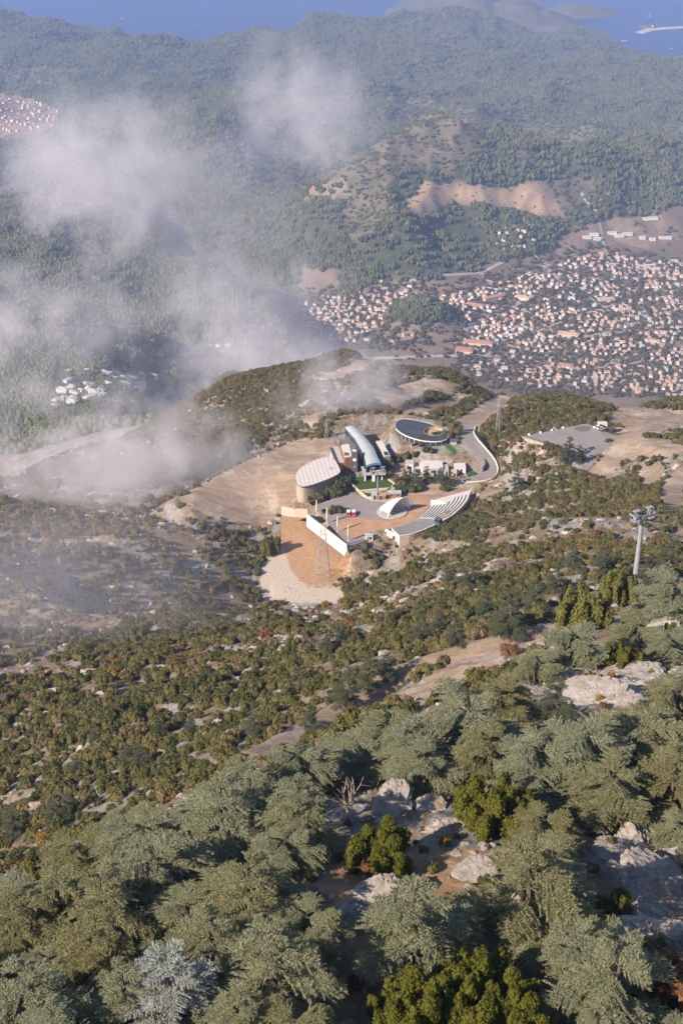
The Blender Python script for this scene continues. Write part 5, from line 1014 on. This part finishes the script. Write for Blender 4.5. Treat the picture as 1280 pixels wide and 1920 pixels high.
# ------------------------------------------------------------------ town
ZT = 250.0
M['house_white'] = plain('house_white', (0.70, 0.66, 0.60), 0.8, 0.2, 0.06, 0.1); M['house_cream'] = plain('house_cream', (0.60, 0.48, 0.36), 0.8, 0.2, 0.08, 0.1); M['house_grey'] = plain('house_grey', (0.45, 0.44, 0.43), 0.8, 0.2, 0.08, 0.1)
M['tile_red'] = plain('red_roof_tiles', (0.43, 0.22, 0.155), 0.85, 0.2, 0.25, 0.15); M['tile_orange'] = plain('orange_roof_tiles', (0.50, 0.34, 0.25), 0.85, 0.2, 0.25, 0.15); M['tile_brown'] = plain('brown_roof_tiles', (0.36, 0.27, 0.22), 0.85, 0.2, 0.25, 0.15); M['tile_grey'] = plain('grey_roof_sheet', (0.40, 0.40, 0.385), 0.7, 0.2, 0.15, 0.15)
def hip(w, d, z, h, ov=0.7, cx=0, cy=0):
    x, y = w/2+ov, d/2+ov; r_ = max(x-y, 0.2); V = [(cx-x, cy-y, z), (cx+x, cy-y, z), (cx+x, cy+y, z), (cx-x, cy+y, z), (cx-r_, cy, z+h), (cx+r_, cy, z+h)]
    return V, [(0, 1, 5, 4), (1, 2, 5), (2, 3, 4, 5), (3, 0, 4), (3, 2, 1, 0)]
def house_meshes(kind, wm_, rm_):
    w, r_, g_ = MB(), MB(), MB()
    dims = [((11, 9, 6.4, 0, 0),), ((14, 8.5, 6.0, 0, 0), (7, 7, 4, 2, -6.5)), ((9, 9, 8.4, 0, 0),), ((18, 9, 6.2, 0, 0),), ((12, 10, 6.0, 0, 0), (6, 6, 8.6, -2, 0))][kind]
    for a, b, h, cx, cy in dims:
        w.box((cx, cy, h/2-1.5), (a, b, h+3)); r_.add(*hip(a, b, h, 2.3, 0.7, cx, cy))
        for k in range(int(a//3)):
            for zz in (1.6, 4.6):
                if zz < h-1: g_.box((cx-a/2+1.7+3*k, cy-b/2, zz), (1.2, 0.16, 1.3)); g_.box((cx-a/2+1.7+3*k, cy+b/2, zz), (1.2, 0.16, 1.3))
    return mesh_from('wall', w.V, w.F, wm_), mesh_from('roof', r_.V, r_.F, rm_), mesh_from('windows', g_.V, g_.F, M['glass'])
kinds = []
for k in range(5):
    for wn_, wm_ in (('white', M['house_white']), ('cream', M['house_cream'])):
        for rn_, rm_ in (('red', M['tile_red']), ('orange', M['tile_orange']), ('brown', M['tile_brown'])): kinds.append((house_meshes(k, wm_, rm_), wn_, rn_, k))
for k in (0, 1, 3): kinds.append((house_meshes(k, M['house_white'], M['tile_grey']), 'white', 'grey', k))
HD = -0.35
rg3 = np.random.default_rng(33); cand = []
STREETS = [[(855,655),(860,640),(880,620),(900,600),(905,585),(890,570)],[(700,672),(860,668),(960,665),(1120,672),(1280,690)],[(905,600),(950,585),(975,570),(940,550),(900,530)],[(940,550),(980,580),(1030,620),(1060,640),(1120,625),(1280,610)],[(1010,505),(1080,545),(1130,575),(1150,600),(1200,610),(1210,590),(1205,575)],[(1060,720),(1120,690),(1200,660),(1280,650)],[(860,690),(960,640),(1060,600),(1180,560),(1280,540)],[(960,480),(1010,505),(1100,520),(1280,560)],[(920,715),(1000,680),(1060,660)],[(1150,735),(1180,700),(1210,660)],[(700,560),(800,548),(900,530),(960,505)],[(1080,440),(1120,455),(1140,490),(1180,520),(1280,530)]]
SW = [resample([PZ(px, py, ZT) for px, py in q_], max(8, len(q_)*6)) for q_ in STREETS]
def cluster(poly, n, sp, area, zf=None, y0=1300, y1=8200, minx=None):
    P = np.array(poly, float); k = 0; tries = 0
    while k < n and tries < n*60:
        tries += 1; px = rg3.uniform(P[:, 0].min(), P[:, 0].max()); py = rg3.uniform(P[:, 1].min(), P[:, 1].max())
        if not in_poly(np.array([px]), np.array([py]), P)[0]: continue
        if zf is not None: p = PZ(px, py, zf)
        else: p = G(px, py, y0, y1)
        if zf is not None:
            th_ = HD+0.9*(vnoise(np.array([p[0]/420]), np.array([p[1]/420]), 4)[0]-0.5); c_, s_ = math.cos(th_), math.sin(th_); a_, b_ = p[0]*c_+p[1]*s_, -p[0]*s_+p[1]*c_
            a_ = round(a_/15.5)*15.5+rg3.normal()*1.3; b_ = (round(b_/21)*21)+rg3.normal()*1.3; p[0], p[1] = a_*c_-b_*s_, a_*s_+b_*c_
        if vnoise(np.array([p[0]/75]), np.array([p[1]/75]), 9)[0] < 0.36 and rg3.random() < 0.92: continue
        if any(abs(p[0]-q_[0]) < sp and abs(p[1]-q_[1]) < sp for q_ in cand): continue
        if in_poly(np.array([px]), np.array([py]), np.array([(720,640),(725,590),(770,575),(830,585),(850,610),(820,640)]))[0]: continue
        p[2] = float(height(p[0], p[1]))
        if zf is not None and (p[2] > (262 if px > 780 else 285) or min(seg_dist(np.array([p[0]]), np.array([p[1]]), q_)[0] for q_ in SW) < 14): continue
        cand.append((p[0], p[1], p[2], area)); k += 1
cluster([(850,640),(880,600),(1000,590),(1280,600),(1280,742),(1150,735),(1050,725),(920,715),(880,690)], 360, 12.5, 'main', ZT)
cluster([(620,640),(500,575),(640,560),(720,530),(900,520),(1000,500),(1280,520),(1280,600),(1000,592),(880,600),(840,640),(740,645)], 400, 12.5, 'main', ZT)
cluster([(740,508),(760,498),(900,520),(960,480),(1120,480),(1280,500),(1280,522),(1000,502),(900,522),(800,528)], 110, 16, 'main', ZT)
cluster([(936,432),(1030,434),(1030,442),(990,458),(960,480),(930,465)], 30, 15, 'upper', None, 3000, 5000); cluster([(400,515),(450,515),(445,530),(405,530)], 9, 16, 'wood', None); cluster([(470,550),(560,555),(600,600),(540,590)], 30, 17, 'wood', None)
cluster([(340,652),(440,648),(435,668),(345,672)], 16, 14, 'resort', None); cluster([(120,700),(200,692),(290,705),(285,735),(200,745),(100,768)], 42, 14, 'site', None, 1300, 3000)
cluster([(0,185),(70,190),(112,210),(100,240),(0,258)], 60, 22, 'west', None); cluster([(1110,52),(1280,46),(1280,50),(1180,58)], 7, 30, 'head', None, 7500, 11000)
lab_h = {'main': 'in the town on the plain', 'upper': 'in the villa rows below the bare saddle', 'wood': 'in the hamlet at the edge of the pine wood', 'resort': 'in the hillside resort veiled by mist', 'site': 'in the terraced hillside estate veiled by mist', 'west': 'in the small town behind the thick cloud', 'head': 'on the wooded spit in the bay'}
cand.sort(key=lambda c_: c_[1]); rest_h = []; first_of = {}
HD = -0.35
for i, (x, y, z, ar) in enumerate(cand):
    k = int(rg3.integers(0, 30)) if rg3.random() < 0.84 else int(rg3.integers(30, 33)); (mw, mr, mg), wn_, rn_, kd = kinds[k]
    if ar == 'site': (mw, mr, mg), wn_, rn_, kd = kinds[30+i % 3]
    rz = HD+float(rg3.choice([0, 0, math.pi/2]))+rg3.normal()*0.07+0.9*(vnoise(np.array([x/420]), np.array([y/420]), 4)[0]-0.5); sc = float(rg3.uniform(0.62, 0.98))
    if i < 296:
        shp = ['plain', 'winged', 'tall', 'long', 'towered'][kd]; t = thing('house', f'{shp} {wn_} house with {rn_} roof {lab_h[ar]}', 'house', (x, y, z), rz, sc, f'{shp} {wn_} houses with {rn_} roofs {lab_h[ar]}')
        link('wall', mw, t); link('roof', mr, t); link('windows', mg, t)
    else: rest_h.append((x, y, z, rz, sc, k))
MT = {}
for x, y, z, rz, sc, k in rest_h:
    (mw, mr, mg), _, _, _ = kinds[k]
    for mm in (mw, mr):
        V = np.empty(len(mm.vertices)*3); mm.vertices.foreach_get('co', V); V = V.reshape(-1, 3)*sc; c_, s_ = math.cos(rz), math.sin(rz); R_ = np.stack([V[:, 0]*c_-V[:, 1]*s_+x, V[:, 0]*s_+V[:, 1]*c_+y, V[:, 2]+z], 1); MT.setdefault(mm.materials[0].name, (mm.materials[0], MB()))[1].add(R_, [tuple(p.vertices) for p in mm.polygons])
V = []; Fc = []; mi = []; mats = []
for nm, (mt, b) in MT.items(): o_ = len(V); V += b.V; Fc += [tuple(i+o_ for i in f) for f in b.F]; mi += [len(mats)]*len(b.F); mats.append(mt)
mm = mesh_from('distant_houses', V, Fc)
for mt in mats: mm.materials.append(mt)
mm.polygons.foreach_set('material_index', np.array(mi, np.int32)); o = link('distant_houses', mm); o['kind'] = 'stuff'; o['label'] = 'mass of small pale and red-roofed houses at the back of the town'; o['category'] = 'houses'
# long market roofs, sheds, minaret
def big(px, py, wd_, dp, h, rz, wm_, rm_, lab, flat=False):
    p = G(px, py, 2400, 5200); t = thing('hall', lab, 'building', (p[0], p[1], float(height(p[0], p[1]))), rz); MB().box((0, 0, h/2-1), (wd_, dp, h+2)).build('wall', wm_, t)
    if flat: MB().box((0, 0, h+0.2), (wd_+1, dp+1, 0.4)).build('roof', rm_, t)
    else: MB().add(*hip(wd_, dp, h, 3.0, 0.8)).build('roof', rm_, t)
for a in [(895,645,70,22,7,-0.2,'house_cream','tile_red','long red-roofed market hall at the near edge of town'),(870,660,40,24,7,-0.2,'house_cream','tile_red','broad red-roofed hall beside the market street'),(925,560,60,16,7,0.5,'house_cream','tile_red','red-roofed hall near the open lot'),(890,575,46,18,7,-0.4,'house_cream','tile_red','red-roofed hall beside the mosque'),(1060,690,34,20,8,-0.3,'house_white','tile_red','large white hotel with red roof near the mountain foot'),(980,562,40,16,9,-0.6,'house_cream','tile_orange','cream hotel block along the avenue'),(1065,630,50,18,8,-0.3,'house_cream','tile_orange','orange-roofed hotel in the middle of town'),(1135,565,44,16,8,0.2,'house_white','tile_orange','white hotel with orange roof by the fields')]: big(a[0], a[1], a[2], a[3], a[4], a[5], M[a[6]], M[a[7]], a[8])
for k, (px, py, wd_) in enumerate([(1100,446,24),(1113,441,24),(1118,449,22),(1146,438,26),(1160,443,26),(1176,440,26),(1212,500,44),(1222,506,40),(1217,411,46),(1246,447,36),(1262,491,22),(1203,447,18),(1222,450,16),(1150,498,24)]): big(px, py, wd_, 11, 5, 0.15, M['house_white'], M['roof_pale'], 'long white shed among the ploughed fields', True)
for o in list(COL.objects):
    if o.get('label') == 'long white shed among the ploughed fields': o['group'] = 'white sheds among the fields'
p = PZ(829, 588, ZT); mn_ = thing('minaret', 'slim white minaret rising beside the wooded mound', 'minaret', (p[0], p[1], ZT)); MB().bar((0, 0, -1), (0, 0, 26), 1.7, 10, 1.3).build('shaft', M['house_white'], mn_); MB().bar((0, 0, 19), (0, 0, 20.2), 2.3, 10).build('balcony', M['house_white'], mn_); MB().bar((0, 0, 26), (0, 0, 33), 1.4, 10, 0.05).build('spire', M['tile_grey'], mn_)
# streets and the open lot
def street(pix, wd_, z=0.5):
    P = resample([PZ(px, py, ZT) for px, py in pix], max(8, len(pix)*6)); V = []; Fc = []
    for _ in range(4): P[1:-1] = (P[:-2]+2*P[1:-1]+P[2:])/4
    for i in range(len(P)):
        d = P[min(i+1, len(P)-1)]-P[max(i-1, 0)]; s_ = np.array([-d[1], d[0]])/np.hypot(d[0], d[1])*wd_/2
        for sg in (-1, 1): x, y = P[i, :2]+sg*s_; V.append((x, y, float(height(x, y))+z))
    for i in range(len(P)-1): Fc.append((2*i, 2*i+1, 2*i+3, 2*i+2))
    o = recalc(link('street', mesh_from('street', V, Fc, M['street']))); o['kind'] = 'structure'
M['street'] = plain('dusty_street', (0.38, 0.33, 0.29), 0.9, 0.2, 0.1, 0.05)
for k, s_ in enumerate(STREETS): street(s_, 15 if k < 5 else 9, 0.5+0.03*k)
o = slab('gravel_lot', [PZ(px, py, ZT)[:2] for px, py in [(925,628),(955,612),(985,622),(965,635),(938,640)]], ZT-1, ZT+1.0, M['concrete']); o['kind'] = 'structure'
# trees between the houses
NTN = 13000; px_ = rg3.uniform(380, 1290, NTN); py_ = rg3.uniform(430, 745, NTN); u_, s_ = ray(px_, py_); Yt = (CAMZ-ZT)/s_; tx, ty = u_*Yt, Yt; tz = height(tx, ty); hx_ = np.array([c_[:2] for c_ in cand])
dm = np.full(NTN, 1e9)
for hxx, hyy in hx_: dm = np.minimum(dm, np.maximum(abs(tx-hxx), abs(ty-hyy)))
kt = (tz < 300) & (dm > 6.5) & (sample(FIELD, tx, ty) > 0.5) & (rg3.random(NTN) < np.where((dm < 45), 0.95, 0.25*sstep(0.5, 0.65, fbm(tx/80, ty/80, 3, 8)))) & (px_ > 560)
scatter('town_trees', np.stack([tx, ty, tz-0.5], -1)[kt], (2.0+3.2*rg3.random(NTN))[kt], rg3.random(NTN)[kt]*6.28, rg3.integers(0, 4, NTN)[kt], [src[keys[k]] for k in (2, 3, 2, 0)], 'green garden trees scattered between the town houses', 'trees')
km = (rg3.random(NTN) < 0.5) & in_poly(px_, py_, np.array([(720,640),(722,590),(770,572),(832,582),(850,610),(822,640)])); scatter('mound_pines', np.stack([tx, ty, tz-0.5], -1)[km], (0.5+0.3*rg3.random(NTN))[km], rg3.random(NTN)[km]*6.28, rg3.integers(0, 3, NTN)[km], FC, 'dark pines covering the small mound inside the town', 'pines')
# boats and the sand spit's jetty
def boat(px, py, L, lab, sail):
    p = PZ(px, py, 0); t = thing('sailboat' if sail else 'boat', lab, 'boat', (p[0], p[1], 0.4), 0.4)
    V = [(-L/2, -L*0.13, 1.2), (L*0.25, -L*0.13, 1.2), (L/2, 0, 1.6), (L*0.25, L*0.13, 1.2), (-L/2, L*0.13, 1.2), (-L/2, -L*0.09, -0.8), (L*0.3, 0, -0.8), (-L/2, L*0.09, -0.8)]; recalc(MB().add(V, [(0, 1, 2, 3, 4), (0, 5, 6, 1), (1, 6, 2), (2, 6, 3), (3, 6, 7, 4), (4, 7, 5, 0), (5, 7, 6)]).build('hull', M['membrane'], t)); MB().box((-L*0.1, 0, 1.9), (L*0.4, L*0.16, 1.2)).build('cabin', M['membrane'], t)
    if sail: MB().bar((0, 0, 1.2), (0, 0, L*1.25), 0.25).build('mast', M['steel'], t); recalc(MB().add([(-0.3, 0, 3), (-L*0.45, -1.5, 3.5), (-0.3, 0, L*1.2), (-0.3, 0.3, 3), (-L*0.45, -1.2, 3.5), (-0.3, 0.3, L*1.2)], [(0, 1, 2), (5, 4, 3), (0, 3, 4, 1), (1, 4, 5, 2), (2, 5, 3, 0)]).build('sail', M['membrane'], t))
boat(230, 36, 20, 'white sailboat on the open sea', True); boat(405, 33, 14, 'small white boat out on the open sea', False); boat(368, 47, 12, 'small white boat off the wooded coast', False); boat(1217, 32, 22, 'white yacht off the spit', True); boat(1170, 77, 40, 'large white boat moored below the headland', False); boat(1258, 91, 22, 'white boat near the bay shore', False)
o = slab('sand_spit', [PZ(px, py, 2)[:2] for px, py in [(1190,60),(1215,52),(1290,49),(1290,52),(1225,57),(1205,63)]], -3, 2.5, plain('pale_sand', (0.5, 0.42, 0.33), 0.9, 0.1)); o['kind'] = 'structure'
# ------------------------------------------------------------------ haze and drifting cloud
def volume_mat(name, color, density, aniso=0.0):
    m = bpy.data.materials.new(name); m.use_nodes = True; nt = m.node_tree; nt.nodes.clear(); out = nt.nodes.new('ShaderNodeOutputMaterial'); v = nt.nodes.new('ShaderNodeVolumePrincipled')
    v.inputs['Color'].default_value = (*color, 1); v.inputs['Density'].default_value = density; v.inputs['Anisotropy'].default_value = aniso; nt.links.new(v.outputs[0], out.inputs['Volume']); return m, v
hm, _ = volume_mat('haze_air', (0.47, 0.59, 1.0), 6.4e-5)
hz = MB().box((0, 15000, 744), (27000, 33000, 1554)).build('haze', hm); hz['kind'] = 'stuff'; hz['label'] = 'blue haze in the air over the valley'; hz['category'] = 'haze'
def cloud(name, label, px, py, Y, w, h, depth, dens, seed, nsc=1.9, thr=0.45, soft=0.30):
    c = PY(px, py, Y); mpp = math.hypot(Y, CAMZ-c[2])/FPX; V, Fc = ICO3
    m, v = volume_mat(name+'_vapour', (1.0, 0.94, 0.98), 0); nt = m.node_tree
    tc = nt.nodes.new('ShaderNodeTexCoord'); ln = nt.nodes.new('ShaderNodeVectorMath'); ln.operation = 'LENGTH'; nt.links.new(tc.outputs['Object'], ln.inputs[0])
    mp = nt.nodes.new('ShaderNodeVectorMath'); mp.operation = 'MULTIPLY_ADD'; nt.links.new(tc.outputs['Object'], mp.inputs[0]); mp.inputs[1].default_value = (w/h, depth/(h*mpp)*0.8, 1.0); mp.inputs[2].default_value = (seed*3.1, seed*1.7, seed)
    nz = nt.nodes.new('ShaderNodeTexNoise'); nz.inputs['Scale'].default_value = nsc; nz.inputs['Detail'].default_value = 6; nz.inputs['Roughness'].default_value = 0.62; nz.inputs['Distortion'].default_value = 0.5; nt.links.new(mp.outputs[0], nz.inputs['Vector'])
    def mth(op, a, b, clamp=False):
        x = nt.nodes.new('ShaderNodeMath'); x.operation = op; x.use_clamp = clamp
        for i, q_ in enumerate((a, b)):
            if isinstance(q_, (int, float)): x.inputs[i].default_value = q_
            else: nt.links.new(q_, x.inputs[i])
        return x.outputs[0]
    r2 = mth('MULTIPLY', ln.outputs['Value'], ln.outputs['Value']); fall = mth('SUBTRACT', 1.0, r2, True)
    edge = mth('ADD', thr-0.10, mth('MULTIPLY', r2, 0.24))
    d = mth('MULTIPLY', mth('DIVIDE', mth('SUBTRACT', nz.outputs['Fac'], edge), soft, True), mth('POWER', fall, 0.7))
    nt.links.new(mth('MULTIPLY', d, dens), v.inputs['Density'])
    o = link(name, mesh_from(name, V*1.0, Fc, m), None, c); o.scale = (w*mpp/2, depth/2, h*mpp/2); o['kind'] = 'stuff'; o['label'] = label; o['category'] = 'cloud'
    return o
cloud('cloud', 'thick pale cloud hanging over the wooded valley', 190, 325, 1900, 560, 380, 480, 0.0098, 1)
cloud('cloud', 'ragged pale cloud puff over the dry hills', 570, 215, 2000, 360, 330, 400, 0.0080, 2)
cloud('cloud', 'thin cloud veil between the two thicker puffs', 400, 400, 1800, 640, 460, 300, 0.0032, 9)
cloud('cloud', 'low fog bank over the building site in the valley', 60, 620, 1500, 560, 320, 400, 0.0080, 3)
cloud('cloud', 'thin fog veil over the red-roofed resort', 430, 600, 1450, 640, 380, 400, 0.0062, 4)
cloud('cloud', 'dense fog bank pouring over the ridge left of the oval hall', 220, 870, 655, 800, 330, 150, 0.0300, 5)
cloud('cloud', 'fog wisp behind the cable car terminal', 650, 745, 735, 360, 240, 120, 0.0300, 6)
cloud('cloud', 'faint mist over the pale limestone slope', 140, 1150, 370, 860, 820, 120, 0.0085, 7, 1.2, 0.40, 0.5)
cloud('cloud', 'mist rising over the scrubby ridge', 500, 690, 1000, 520, 230, 170, 0.0190, 8)
